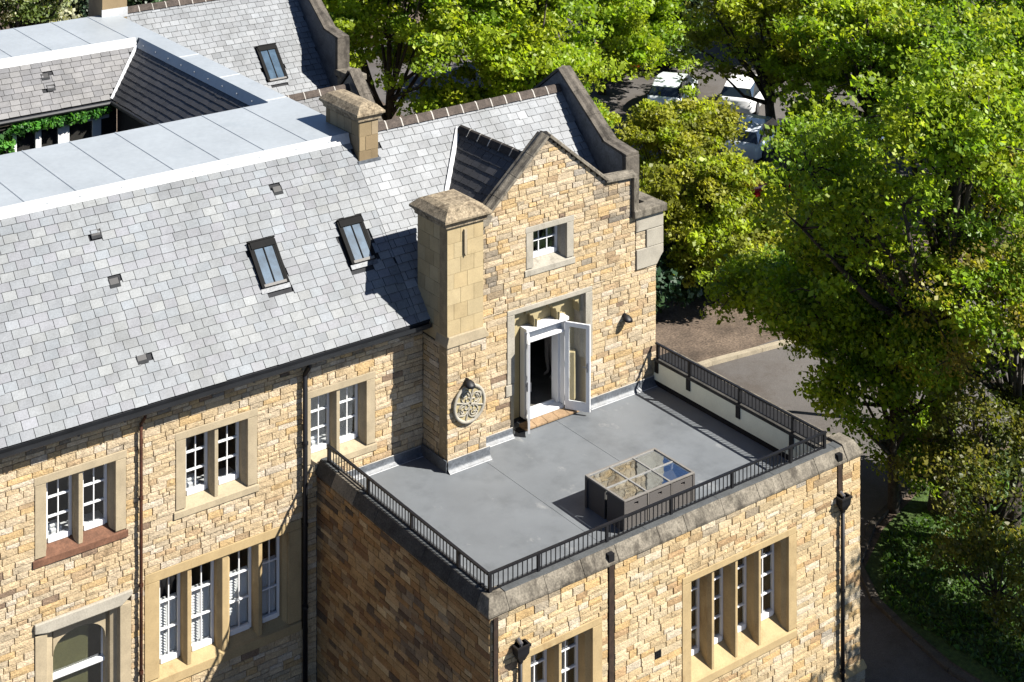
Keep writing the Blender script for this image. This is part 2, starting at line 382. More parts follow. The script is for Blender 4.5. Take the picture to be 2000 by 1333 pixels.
# gable wall, plane y=-.53
GX = [(1.0, 0), (1.0, 5.15), (1.42, 5.2), (3.17, 6.68), (4.93, 5.3), (5.72, 5.22), (5.72, 4.3), (6.55, 4.25)]
def gspan(v):
    lo = 1.05
    if v > 5.1: lo = 1.42+(v-5.2)/(6.68-5.2)*1.75
    hi = 6.53
    if v > 2.93: hi = 5.86
    if v > 4.25: hi = 5.74
    if v > 5.25: hi = 4.93-(v-5.3)/(6.68-5.3)*1.76
    return max(1.05, lo), max(lo+.02, hi)
Pg = lambda u, v, d: (u, -.53-d, v)
DOOR = (2.19, 4.29, 0, 2.76); DSUR = (1.98, 4.50, 1.2, 2.88)
bk = MB(); n0 = len(stones)
stone_wall(stones, bk, Pg, gspan, 0, 6.62, [(2.10, 4.38, 0, 1.2), DSUR, (2.53, 3.93, 3.56, 4.70)], [2.93, 4.25, 5.25], 12)
gable_wall = bk.build('gable_wall', 'mortar', HOUSE)
for i in range(n0, len(stones)): stones[i] += (gable_wall,)
# chimney lower part: front y=-1.02, left face x=0, right face x=1.08
bk = MB(); n0 = len(stones)
stone_wall(stones, bk, lambda u, v, d: (u, -1.0-d, v), lambda v: (0.0, 1.07), 0, 2.72, [], [], 13)
stone_wall(stones, bk, lambda u, v, d: (.02-d, u, v), lambda v: (-1.0, -.02), 0, 2.72, [], [], 14, thick=.28)
stone_wall(stones, bk, lambda u, v, d: (1.05+d, u, v), lambda v: (-.99, -.54), 0, 2.72, [], [], 15, thick=.28)
chimney_base = bk.build('chimney_breast', 'mortar', HOUSE)
for i in range(n0, len(stones)): stones[i] += (chimney_base,)
# ashlar upper shaft
bk = MB(); n0 = len(stones); ash = []
stone_wall(ash, bk, lambda u, v, d: (u, -.98-d, v), lambda v: (0.02, 1.0), 2.96, 5.34, [], [], 16, PAL_ASH, .34, .36, ashlar=True, gap=.006)
stone_wall(ash, bk, lambda u, v, d: (.03-d, u, v), lambda v: (-.98, .22), 2.75, 5.34, [], [], 17, PAL_ASH, .34, .36, ashlar=True, gap=.006, thick=.2)
stone_wall(ash, bk, lambda u, v, d: (.99+d, u, v), lambda v: (-.98, .2), 2.96, 5.34, [], [], 18, PAL_ASH, .34, .36, ashlar=True, gap=.006, thick=.2)
stone_wall(ash, bk, lambda u, v, d: (u, .22+d, v), lambda v: (0.03, .99), 3.6, 5.34, [], [], 19, PAL_ASH, .34, .36, ashlar=True, gap=.006, thick=.2)
shaft = bk.build('chimney_shaft', 'mortar', HOUSE)
for t in ash: mkobj('ashlar_block', t[1], t[2], 'ashlar', shaft, [t[3]]*len(t[1]))
MB().prism([(-.02, 2.72), (1.12, 2.72), (1.12, 2.78), (1.0, 2.96), (.03, 2.96), (-.02, 2.78)], -1.04, -.55, 'y').build('shoulder_stone', 'dress', shaft, bevel=.015)
# raised fillet on the shaft and its moulded cap
MB().prism([(.455, 4.75), (.49, 4.66), (.525, 4.75), (.525, 5.26), (.455, 5.26)], -1.035, -.98, 'y').build('fillet', 'dress', shaft)
def chimney_cap(parent, x0, x1, y0, y1, z, o=.16, h=.5, m='cap'):
    lv = [(.0, .0), (o*.4, .03), (o*.4, .08), (o*.55, .12), (o, .17), (o, .22), (-.02, h*.86), (-.16, h)]
    vs = []; fs = []
    for q, zz in lv: vs += [(x0-q, y0-q, z+zz), (x1+q, y0-q, z+zz), (x1+q, y1+q, z+zz), (x0-q, y1+q, z+zz)]
    for i in range(len(lv)-1):
        for k in range(4): fs.append((i*4+k, i*4+(k+1) % 4, i*4+4+(k+1) % 4, i*4+4+k))
    fs += [(3, 2, 1, 0), tuple(range(len(vs)-4, len(vs)))]
    return MB().add(vs, fs).build('chimney_cap', m, parent, bevel=.004)
chimney_cap(shaft, .02, 1.0, -.98, .2, 5.34, .15, .44)

# second chimney on the ridge
c2b = MB(); ash = []
for k, (P, sp) in enumerate([(lambda u, v, d: (u, 2.34-d, v), (-.24, .28)), (lambda u, v, d: (-.24-d, u, v), (2.34, 3.9)), (lambda u, v, d: (.28+d, u, v), (2.34, 3.9)), (lambda u, v, d: (u, 3.9+d, v), (-.24, .28))]):
    stone_wall(ash, c2b, P, lambda v: sp, 5.9, 6.92, [], [], 30+k, [((.36, .27, .15), 3), ((.30, .22, .12), 2), ((.40, .31, .19), 2)], .33, .34, ashlar=True, gap=.01, thick=.2)
chim2 = c2b.build('ridge_chimney', 'mortar', HOUSE)
for t in ash: mkobj('ashlar_block', t[1], t[2], 'ashlar', chim2, [t[3]]*len(t[1]))
chimney_cap(chim2, -.24, .28, 2.34, 3.9, 6.92, .13, .42)
MB().box(-.29, .33, 2.29, 2.36, 5.72, 6.02).build('chimney_flashing', 'lead_dark', chim2)
# third chimney, far range
c3 = MB().box(-.55, .25, 17.0, 18.1, 6.2, 7.2).build('far_chimney', 'ashlar', HOUSE)
at = c3.data.color_attributes.new('Col', 'FLOAT_COLOR', 'POINT'); at.data.foreach_set('color', [.34, .25, .14, 1]*8)
chimney_cap(c3, -.55, .25, 17.0, 18.1, 7.2, .13, .42)
MB().box(-.57, .27, 16.985, 16.998, 6.5, 6.8).build('chimney_flashing', 'lead_bright', c3)

# ---------------------------------------------------------------- copings
def coping_run(parent, pts, n_out, half, h, m, piece=1.0, name='coping_stone', over=.06, seed=1):
    """coping stones along a polyline of (p) in a vertical plane; n_out = horizontal across direction; half widths (a,b) across"""
    r = random.Random(seed)
    n_out = Vector(n_out)
    for p, q in zip(pts[:-1], pts[1:]):
        p = Vector(p); q = Vector(q); L = (q-p).length; d = (q-p)/L
        up = n_out.cross(d).normalized()
        if up.z < -.01 or (abs(up.z) < .01 and up.dot(Vector((1, 1, 0))) < 0): up = -up
        k = max(1, round(L/piece))
        for i in range(k):
            a = p+d*(L*i/k+.003); b = p+d*(L*(i+1)/k-.003)
            j = r.uniform(-.008, .008)
            prof = [(-half[0], 0), (half[1], 0), (half[1], h*.6), (half[1]*.5, h*.66), (half[1]*.12, h+j), (-half[0]*.12, h+j), (-half[0]*.5, h*.66), (-half[0], h*.6)]
            MB().sweep(prof, [(a, n_out, up), (b, n_out, up)]).build(name, m, parent, bevel=.006)
# front gable coping
cp = [(1.30, -.40, 5.10), (3.17, -.40, 6.70), (4.93, -.40, 5.30), (5.74, -.40, 5.26)]
coping_run(HOUSE, cp[:2], (0, 1, 0), (.21, .21), .11, 'coping', .62, seed=3)
coping_run(HOUSE, cp[1:3], (0, 1, 0), (.21, .21), .11, 'coping', .7, seed=4)
coping_run(HOUSE, [(4.9, -.40, 5.27), (5.88, -.40, 5.22)], (0, 1, 0), (.21, .21), .12, 'coping', .9, seed=5)
MB().box(5.74, 5.9, -.63, -.17, 4.36, 5.24).build('coping_upright', 'coping', HOUSE, bevel=.02)
MB().prism([(.98, 4.98), (1.40, 5.02), (1.52, 5.22), (1.3, 5.3), (.98, 5.1)], -.64, -.16, 'y').build('kneeler_stone', 'coping', HOUSE, bevel=.02)
# corner kneeler: coping frame and pale blocks
MB().box(5.74, 6.8, -.66, -.26, 4.22, 4.42).build('kneeler_coping', 'coping', HOUSE, bevel=.03)
MB().box(6.38, 6.8, -.255, .5, 4.22, 4.42).build('kneeler_coping', 'coping', HOUSE, bevel=.03)
rk = random.Random(5)
for (x0, x1, z0, z1) in ((5.86, 6.74, 3.86, 4.22), (6.20, 6.74, 3.42, 3.85)):
    MB().box(x0, x1, -.575, .45, z0, z1-.006).build('kneeler_block', 'dress_pale', HOUSE, bevel=.01)
MB().prism([(5.88, 2.94), (6.53, 2.94), (6.66, 3.12), (6.74, 3.2), (6.74, 3.41), (5.88, 3.41)], -.575, .45, 'y').build('kneeler_block', 'dress_pale', HOUSE, bevel=.01)
bk = MB(); n0 = len(stones)
stone_wall(stones, bk, Pg, lambda v: (5.87, 6.19), 3.42, 3.86, [], [], 21, thick=.2)
kb = bk.build('corner_wall', 'mortar', HOUSE)
for i in range(n0, len(stones)): stones[i] += (kb,)
# end gables (near and far range): parapet wall plane x=6.18..6.55
def end_gable(dy, name):
    pr = [(-.2, 3.0), (-.2, 4.22), (.30, 4.22), (.30, 5.42), (1.1, 5.62), (2.9, 6.98), (4.8, 5.6), (4.8, 3.0)]
    w = MB().prism([(y+dy, z) for y, z in pr], 6.18, 6.55, 'x').build(name, 'lead_dark', HOUSE)
    coping_run(HOUSE, [(6.36, 1.05+dy, 5.58), (6.36, 2.95+dy, 7.0)], (1, 0, 0), (.21, .21), .11, 'coping_gable', .8, seed=6)
    coping_run(HOUSE, [(6.36, 2.9+dy, 7.0), (6.36, 4.8+dy, 5.6)], (1, 0, 0), (.21, .21), .11, 'coping_gable', .8, seed=7)
    coping_run(HOUSE, [(6.36, .16+dy, 5.44), (6.36, 1.12+dy, 5.58)], (1, 0, 0), (.21, .21), .11, 'coping_gable', 1, seed=8)
    MB().box(6.14, 6.58, .15+dy, .30+dy, 4.43, 5.44).build('coping_upright', 'coping_gable', HOUSE, bevel=.008)
    return w
end_gable(0, 'end_gable_wall'); end_gable(14.1, 'far_gable_wall')
MB().box(6.1, 6.65, 13.3, 14.4, 4.3, 4.5).box(6.15, 6.6, 13.35, 14.3, 2.5, 4.3).build('far_kneeler', 'coping', HOUSE, bevel=.03)
# right flank wall of the house (sun side) and back mass
MB().box(6.2, 6.5, -.3, 18.5, GZ, 3.2).build('flank_wall', 'dress', HOUSE)

# ---------------------------------------------------------------- roofs and slates
A0, BS = 3.4522, 1.084           # main slope: z = A0 + BS*y
slates = []
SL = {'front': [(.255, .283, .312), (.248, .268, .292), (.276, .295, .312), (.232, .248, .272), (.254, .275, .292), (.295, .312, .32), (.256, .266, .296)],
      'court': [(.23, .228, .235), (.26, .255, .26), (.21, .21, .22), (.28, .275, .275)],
      'dark': [(.074, .074, .08), (.084, .082, .086), (.066, .067, .074)],  # slates of the sunless slopes, their shade put into the colour
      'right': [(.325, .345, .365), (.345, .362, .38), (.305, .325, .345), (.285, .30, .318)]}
def slate_slope(P, u0, u1, n, vlen, pal, keep, seed, w=.292, skip=None, gapw=.011):
    """P(u,v,d): v measured up the slope from the eave; courses n"""
    r = random.Random(seed); e = vlen/n
    for k in range(n):
        u = u0-(w*.5 if k % 2 else 0)
        while u < u1-.02:
            ww = w*r.uniform(.93, 1.07); a = max(u, u0); b = min(u+ww, u1); u += ww
            if b-a < .05: continue
            va, vb = k*e-.004*r.random(), min((k+1)*e+.045, vlen+.02)
            if not keep((a+b)/2, k*e+e/2): continue
            lift = r.uniform(0, .004); tw = r.uniform(-.0025, .0025)
            va += r.uniform(-.006, .006)
            if r.random() < .012: va -= r.uniform(.01, .035)
            g = gapw*.5
            d0, d1 = .024+lift, .002
            th = .023
            vs = [P(a+g, va, d0-th+tw), P(b-g, va, d0-th-tw), P(b-g, vb, d1-th), P(a+g, vb, d1-th),
                  P(a+g, va, d0+tw), P(b-g, va, d0-tw), P(b-g, vb, d1), P(a+g, vb, d1)]
            c = r.choice(pal); kk = r.uniform(.9, 1.08)
            if r.random() < .03: kk *= 1.15
            if r.random() < .03: kk *= .82
            ar = pix_area([P(a, va, 0), P(b, va, 0), P(b, k*e+e, 0), P(a, k*e+e, 0)])
            c = tuple(x*kk for x in c); e_ = (.035, .037, .04)
            slates.append((ar, vs+vs[4:], [(8, 9, 10, 11), (0, 1, 5, 4), (1, 2, 6, 5), (3, 0, 4, 7), (2, 3, 7, 6)], [e_]*8+[c]*4))
ang = math.atan(BS); cs, sn = math.cos(ang), math.sin(ang)
def slope_front(y0, z0):
    return lambda u, v, d: (u, y0+v*cs-d*sn, z0+v*sn+d*cs)
Pf = slope_front(-.3, 3.127)
LEN = (6.39-3.127)/sn; LENR = (6.55-3.127)/sn
SKY = [(-3.62, -3.0, 1.51, 2.61), (-1.37, -.76, 1.51, 2.61)]    # u0,u1,v0,v1 (with flashing)
VENT = [(-6.83, 2.17), (-6.73, 1.42), (-6.61, .3), (-2.49, 2.19)]
def yz2v(y): return (y+.3)/cs
def dormer_z(x): return 6.2-1.07*abs(x-2.75)
def keep_main(u, v):
    y = -.3+v*cs; z = A0+BS*y
    if u > -.32 and u < .34 and y > 2.28: return False
    if u > .5 and dormer_z(u) > z+.03 and y > -.5: return False
    if u > .1 and y < .22 and u < 1.0: return False
    if u > 1.0 and y < -.15: return False
    for a, b, c, d in SKY:
        if a-.02 < u < b+.02 and c-.10 < v < d+.02: return False
    for x, yy in VENT:
        if abs(u-x) < .13 and abs(v-yz2v(yy)) < .10: return False
    return True
roof = []
main_roof = MB().add([Pf(-13.2, -.02, -.02), Pf(6.2, -.02, -.02), Pf(6.2, LENR+.02, -.02), Pf(-13.2, LENR+.02, -.02), Pf(-13.2, -.02, -.14), Pf(6.2, -.02, -.14), Pf(6.2, LENR, -.14), Pf(-13.2, LENR, -.14)],
                     [(0, 1, 2, 3), (7, 6, 5, 4), (0, 4, 5, 1), (1, 5, 6, 2), (2, 6, 7, 3), (3, 7, 4, 0)]).build('roof_slope', 'slate_base', HOUSE)
n0 = len(slates)
slate_slope(Pf, -13.1, -.27, 23, LEN, SL['front'], keep_main, 41)
slate_slope(Pf, -.27, 6.17, 24, LENR, SL['right'], keep_main, 42)
for i in range(n0, len(slates)): slates[i] += (main_roof,)
# dormer roof behind the front gable
DYB = (6.2-A0)/BS
bk = MB().add([(2.75, -.2, 6.18), (2.75, DYB+.05, 6.18), (1.0, .75, 4.30), (1.0, -.2, 4.30)], [(0, 1, 2, 3)]).add([(2.75, -.2, 6.18), (2.75, DYB+.05, 6.18), (5.2, -.2, 3.55), (5.2, .1, 3.55)], [(0, 2, 3, 1)])
dormer_roof = bk.build('dormer_roof', 'slate_base', HOUSE)
al = math.atan(1.07); ca, sa = math.cos(al), math.sin(al)
Pd = lambda u, v, d: (1.0+v*ca-d*sa, u, 4.327+v*sa+d*ca)
n0 = len(slates)
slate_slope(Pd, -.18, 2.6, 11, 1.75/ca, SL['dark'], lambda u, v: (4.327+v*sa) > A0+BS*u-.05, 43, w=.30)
Pd2 = lambda u, v, d: (4.5-v*ca+d*sa, u, 4.327+v*sa+d*ca)
slate_slope(Pd2, -.18, 2.6, 11, 1.75/ca, SL['front'], lambda u, v: (4.327+v*sa) > A0+BS*u-.05, 44, w=.30)
for i in range(n0, len(slates)): slates[i] += (dormer_roof,)
def valley(p, q, m='lead_bright', w=.09):
    p = Vector(p); q = Vector(q); d = (q-p).normalized(); a = d.cross(Vector((.3, -.6, .7))).normalized(); n = a.cross(d)
    if n.z < 0: n = -n
    return MB().sweep([(-w, 0), (w, 0), (w, .02), (0, .045), (-w, .02)], [(p, a, n), (q, a, n)]).build('valley_lead', m, HOUSE)
yv = lambda x: (dormer_z(x)-A0)/BS
valley((1.1, yv(1.1), dormer_z(1.1)+.03), (2.72, yv(2.72), dormer_z(2.72)+.04))
def ridge_tiles(p, q, m, n, r=.13, white=True, parent=HOUSE):
    p = Vector(p); q = Vector(q); d = (q-p).normalized(); side = d.cross(Vector((0, 0, 1))).normalized(); up = Vector((0, 0, 1)); L = (q-p).length
    prof = [(-r, -r*.85), (-r*.35, r*.12), (0, r*.28), (r*.35, r*.12), (r, -r*.85), (r*.7, -r*.85), (0, 0), (-r*.7, -r*.85)]
    for i in range(n):
        jz = rnd.uniform(-.006, .006)
        a = p+d*(L*i/n+.008)+up*jz; b = p+d*(L*(i+1)/n-.008)+up*(jz+.004)
        t = MB().sweep(prof, [(a, side, up), (b, side, up)]).build('ridge_tile', m, parent)
        if white and i: 
            c = p+d*(L*i/n); MB().sweep([(x*1.06, y*1.06) for x, y in prof], [(c-d*.016, side, up), (c+d*.016, side, up)]).build('mortar_joint', 'mortar_white', t)
ridge_tiles((.34, 2.87, 6.62), (6.15, 2.87, 6.62), 'ridge', 13, .15)
ridge_tiles((2.75, 2.45, 6.27), (2.75, -.2, 6.27), 'ridge_dark', 6, .14)
MB().box(-.3, 6.2, 2.8, 2.95, 6.3, 6.5).build('ridge_board', 'slate_base', HOUSE)
# back slopes of the front range (not seen from the front)
MB().add([(.3, 2.9, 6.5), (6.2, 2.9, 6.5), (6.2, 6.2, 3.0), (.3, 6.2, 3.0)], [(0, 1, 2, 3)]).build('rear_roof_slope', 'slate_base', HOUSE)
# far range
Pfar = slope_front(13.9, 6.6-BS*(17.3-13.9))
far_roof = MB().add([Pfar(.1, -.4, -.02), Pfar(6.2, -.4, -.02), Pfar(6.2, 5.03, -.02), Pfar(.1, 5.03, -.02)], [(0, 1, 2, 3)]).build('far_roof_slope', 'slate_base', HOUSE)
n0 = len(slates)
FSKY = (4.13, 4.8, 1.68, 2.98)
slate_slope(Pfar, .12, 6.18, 26, 5.0, SL['right'], lambda u, v: not (FSKY[0]-.02 < u < FSKY[1]+.02 and FSKY[2]-.1 < v < FSKY[3]+.02), 45)
for i in range(n0, len(slates)): slates[i] += (far_roof,)
ridge_tiles((.3, 17.32, 6.67), (6.15, 17.32, 6.67), 'ridge', 13, .15)
MB().add([(.1, 17.3, 6.58), (6.2, 17.3, 6.58), (6.2, 20.6, 3.0), (.1, 20.6, 3.0)], [(0, 1, 2, 3)]).build('rear_roof_slope', 'slate_base', HOUSE)
# middle link wing
Pl = slope_front(11.2, 4.35-BS*1.6)
link_roof = MB().add([Pl(.1, 0, -.02), Pl(5.7, 0, -.02), Pl(5.7, 2.36, -.02), Pl(.1, 2.36, -.02)], [(0, 1, 2, 3)]).build('link_roof_slope', 'slate_base', HOUSE)
n0 = len(slates)
slate_slope(Pl, .1, 5.7, 12, 2.33, [(.2, .205, .215), (.23, .235, .24), (.18, .18, .19)], lambda u, v: True, 46)
for i in range(n0, len(slates)): slates[i] += (link_roof,)
ridge_tiles((.4, 12.83, 4.42), (5.7, 12.83, 4.42), 'ridge', 10, .15)
MB().prism([(10.6, 2.5), (11.0, 3.0), (12.83, 4.75), (14.4, 3.2), (14.4, 2.5)], 5.75, 6.05, 'x').build('link_gable_wall', 'lead_dark', HOUSE)
coping_run(HOUSE, [(5.9, 10.9, 2.95), (5.9, 12.85, 4.82)], (1, 0, 0), (.2, .2), .11, 'coping_gable', .8, seed=9)
coping_run(HOUSE, [(5.9, 12.83, 4.82), (5.9, 14.2, 3.4)], (1, 0, 0), (.2, .2), .11, 'coping_gable', .8, seed=10)
# flat lead roofs
lead_flat = MB().box(-13.2, -.26, 2.77, 6.1, 6.30, 6.58).box(-.64, -.02, 6.101, 14.1, 6.30, 6.58).box(-9.5, -.02, 14.101, 17.3, 6.30, 6.58).box(-.259, -.02, 3.9, 6.1, 6.3, 6.577).build('lead_flat_roof', 'lead', HOUSE)
def roll(x0, y0, x1, y1, z=6.58):
    MB().sweep([(-.03, -.01), (.03, -.01), (.02, .01), (0, .016), (-.02, .01)], [((x0, y0, z), ((y1-y0 != 0), (x1-x0 != 0), 0), (0, 0, 1)), ((x1, y1, z), ((y1-y0 != 0), (x1-x0 != 0), 0), (0, 0, 1))]).build('lead_roll', 'lead', lead_flat)
for k in range(11): roll(-1.35-1.13*k, 2.78, -1.35-1.13*k, 6.09)
for k in range(8): roll(-.9-1.15*k, 14.12, -.9-1.15*k, 17.29)
for yy in (6.3, 8.9, 11.4): roll(-.63, yy, -.03, yy)
MB().prism([(2.675, 6.37), (2.69, 6.37), (2.785, 6.57), (2.785, 6.595), (2.765, 6.595)], -13.2, -.28, 'x').build('lead_fascia', 'lead_bright', HOUSE)
MB().prism([(13.93, 6.36), (13.95, 6.36), (14.11, 6.57), (14.11, 6.595), (14.09, 6.595)], -9.5, -.75, 'x').build('lead_fascia', 'lead_bright', HOUSE)
fi = MB().prism([(-.79, 6.35), (-.775, 6.35), (-.63, 6.57), (-.63, 6.595), (-.65, 6.595)], 6.11, 13.95, 'y').build('lead_fascia', 'lead', HOUSE)
for k in range(9):
    y = 6.8+k*.84; MB().box(-.75, -.715, y, y+.04, 6.43, 6.47).build('fixing_clip', 'lead_bright', fi)
for k in range(14):
    x = -.9-k*.86+rnd.uniform(-.1, .1)
    MB().prism([(x+.035*math.cos(t*math.pi/3), 6.47+.03*math.sin(t*math.pi/3)) for t in range(6)], 2.715, 2.735, 'y').build('lead_dot', 'lead', HOUSE)
# courtyard: back range inner slope, right range inner slope
Pc = slope_front(12.93, 5.27)
LC = 1.02/cs
court_roof = MB().add([Pc(-9.5, 0, -.02), Pc(-1.9, 0, -.02), Pc(-.55, LC, -.02), Pc(-9.5, LC, -.02)], [(0, 1, 2, 3)]).build('courtyard_roof_slope', 'slate_base', HOUSE)
n0 = len(slates)
CV = [(-3.75, .72), (-3.55, .45)]
slate_slope(Pc, -9.5, -.5, 9, LC, SL['court'], lambda u, v: u < -1.9+v/LC*1.25-.08 and not any(abs(u-a) < .14 and abs(v-b) < .09 for a, b in ((-3.62, 1.02), (-3.55, .66))), 47)
for i in range(n0, len(slates)): slates[i] += (court_roof,)
aR = math.atan(1.15/1.28); cR, sR = math.cos(aR), math.sin(aR)
Pr = lambda u, v, d: (-1.95+v*cR-d*sR, u, 5.27+v*sR+d*cR)
LR = 1.2/cR
side_roof = MB().add([Pr(7.3, 0, -.02), Pr(12.95, 0, -.02), Pr(14.2, LR, -.02), Pr(6.3, LR, -.02)], [(0, 1, 2, 3)]).build('courtyard_side_slope', 'slate_base', HOUSE)
n0 = len(slates)
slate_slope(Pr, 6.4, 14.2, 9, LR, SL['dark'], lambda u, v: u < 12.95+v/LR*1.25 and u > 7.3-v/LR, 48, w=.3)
for i in range(n0, len(slates)): slates[i] += (side_roof,)
valley((-1.95, 12.91, 5.27), (-.76, 13.93, 6.37), 'lead_bright', .075)
Pb = lambda u, v, d: (u, 7.5-v*cs+d*sn, 5.2+v*sn+d*cs)
MB().add([Pb(-13.2, 0, 0), Pb(-1.9, 0, 0), Pb(-.6, 1.7, 0), Pb(-13.2, 1.7, 0)], [(0, 1, 2, 3)]).build('rear_roof_slope', 'slate_base', HOUSE)
MB().box(-9.5, -1.7, 13.2, 13.5, -1, 5.25).build('courtyard_wall', 'room', HOUSE)
MB().box(-1.68, -1.4, 7.4, 13.19, -1, 5.25).build('courtyard_side_wall', 'room', HOUSE)
MB().box(-13.2, -1.7, 7.2, 7.39, -1, 5.2).build('courtyard_front_wall', 'room', HOUSE)
MB().box(-13, -1.7, 7.4, 13.2, -1.2, -1.02).build('courtyard_floor', 'asphalt', HOUSE)
MB().tube([(-9.5, 12.86, 5.2), (-1.95, 12.86, 5.2)], .065).build('gutter', 'gutter', HOUSE)
MB().tube([(-1.99, 12.8, 5.2), (-1.99, 7.5, 5.2)], .065).build('gutter', 'gutter', HOUSE)
cw = MB().box(-5.4, -1.95, 13.12, 13.19, 4.72, 4.82).build('courtyard_window', 'white', HOUSE)
for x, w in ((-5.3, .12), (-4.68, .1), (-4.02, .16), (-3.3, .32), (-2.34, .25)): MB().box(x-w/2, x+w/2, 13.06, 13.11, 2.4, 4.75).build('window_post', 'white', cw)
for x0, x1 in ((-5.24, -4.74), (-4.6, -4.11), (-3.93, -3.47), (-3.13, -2.47)): MB().box(x0, x1, 13.13, 13.14, 2.4, 4.715).build('pane', 'glass', cw)
MB().box(-1.72, -1.69, 12.0, 12.1, 2.5, 4.6).build('courtyard_post', 'white', HOUSE)
emit(slates, 'slate', 'slate', lambda t: t[4], HOUSE, 'roof_slates', 300)

# skylights, roof vents
def skylight(P, u0, u1, v0, v1, label=None):
    def bx(a, b, c, d, e, f): return MB().add([P(x, y, z) for z in (e, f) for x, y in ((a, c), (b, c), (b, d), (a, d))], [(0, 3, 2, 1), (4, 5, 6, 7), (0, 1, 5, 4), (1, 2, 6, 5), (2, 3, 7, 6), (3, 0, 4, 7)])
    a, b, c, d = u0+.01, u1-.01, v0+.1, v1
    s = bx(a, b, c, d, -.015, .05); s.v = s.v; fr = s.build('skylight', 'dark_frame', HOUSE)
    bx(a-.03, a+.035, c, d, .0, .085).build('side_frame', 'dark_frame', fr); bx(b-.035, b+.03, c, d, 0, .085).build('side_frame', 'dark_frame', fr)
    bx(a+.036, a+.075, c, d-.1, .051, .080).build('sash', 'dark_frame', fr); bx(b-.075, b-.036, c, d-.1, .051, .080).build('sash', 'dark_frame', fr)
    bx(a+.01, b-.01, d-.14, d+.015, .051, .105).build('top_cover', 'dark_frame', fr); bx(a-.025, b+.025, d+.016, d+.045, -.01, .12).build('top_frame', 'dark_frame', fr)
    bx(a+.03, b-.03, c, c+.06, .051, .095).build('bottom_rail', 'grey_frame2', fr)
    bx(a+.076, b-.076, c+.061, d-.141, .06, .068).build('pane', 'glass_roof', fr)
    m = (a+b)/2; bx(m-.013, m+.013, c+.061, d-.141, .069, .085).build('glazing_bar', 'dark_frame', fr)
    bx(a-.05, b+.05, c-.11, c-.005, .012, .03).build('apron_flashing', 'lead_dark', fr)
    return fr
for s in SKY: skylight(Pf, *s)
skylight(Pfar, *FSKY)
def roof_vent(P, u, v):
    def bx(a, b, c, d, e, f): return MB().add([P(x, y, z) for z in (e, f) for x, y in ((a, c), (b, c), (b, d), (a, d))], [(0, 3, 2, 1), (4, 5, 6, 7), (0, 1, 5, 4), (1, 2, 6, 5), (2, 3, 7, 6), (3, 0, 4, 7)])
    vt = bx(u-.115, u+.115, v-.10, v-.03, .0, .026).build('roof_vent', 'vent_dark', HOUSE)
    bx(u-.105, u+.105, v-.03, v+.10, -.01, .02).build('vent_opening', 'black', vt)
    for q in (-.115, .1): bx(u+q, u+q+.015, v-.03, v+.10, .0, .03).build('vent_cheek', 'vent_dark', vt)
for x, y in VENT: roof_vent(Pf, x, yz2v(y))
for u, v in ((-3.62, 1.02), (-3.55, .66)): roof_vent(Pc, u, v)
# main gutter, fascia and downpipes
gp = [(-.10, -.02), (-.02, -.02), (-.02, .09), (-.035, .09), (-.035, 0), (-.085, 0), (-.1, .07), (-.12, .075), (-.125, 0)]
MB().prism([(-.27+1.25*y, 3.0+z*1.15) for y, z in gp], -13.2, -.01, 'x').build('gutter', 'gutter', HOUSE)
MB().box(-13.2, -.01, -.26, -.02, 2.90, 3.005).build('eaves_board', 'gutter', HOUSE)
for k in range(14): MB().box(-13+k*.95, -12.96+k*.95, -.42, -.27, 2.965, 2.985).build('gutter_bracket', 'gutter', HOUSE)
def downpipe(parent, x, y, z0, z1, r, m, swan=None, name='downpipe'):
    path = [(x, y, z0), (x, y, z1)]
    if swan: path += [(x, y, z1+.05), (x, swan, z1+.28), (x, swan, z1+.34)]
    p = MB().tube(path, r, 10).build(name, m, parent, smooth=True)
    z = z0+.7
    while z < z1: MB().tube([(x, y, z), (x, y, z+.06)], r+.014, 10).build('pipe_collar', m, p); z += 1.75
    return p
downpipe(HOUSE, -6.8, -.09, GZ, 2.62, .034, 'rust', -.30)
downpipe(HOUSE, -3.06, -.11, GZ, 2.62, .055, 'black', -.30)
# wall base flashings on the terrace
def flash(parent, x0, x1, y, h=.2):
    n = 10; vs = []; fs = []; r = random.Random(int(x0*100))
    for i in range(n+1):
        x = x0+(x1-x0)*i/n
        for z, dy in ((h, -.006), (h*.75, -.018), (h*.45, -.012), (.06, -.03), (.006, -.10)): vs.append((x, y-.04+dy+r.uniform(-.006, .006), z+r.uniform(-.004, .004)))
    for i in range(n):
        for k in range(4): fs.append((i*5+k, i*5+k+1, i*5+6+k, i*5+5+k))
    o = MB().add(vs, fs).build('wall_flashing', 'lead_dark', parent, smooth=True)
    MB().tube([(x0, y-.045, h+.008), (x1, y-.045, h+.008)], .011, 6).build('sealant_bead', 'mortar_white', o)
    MB().tube([(x0, y-.135, .008), (x1, y-.135, .006)], .008, 5).build('sealant_bead', 'lead_bright', o)
    return o
flash(HOUSE, -2.45, -.02, 0); flash(HOUSE, -.02, 1.12, -1.02, .26); flash(HOUSE, 1.10, 2.1, -.55, .2); flash(HOUSE, 4.36, 6.45, -.55, .22)
MB().box(-.055, -.03, -1.05, -.06, 0.004, .26).build('wall_flashing', 'lead_dark', HOUSE)
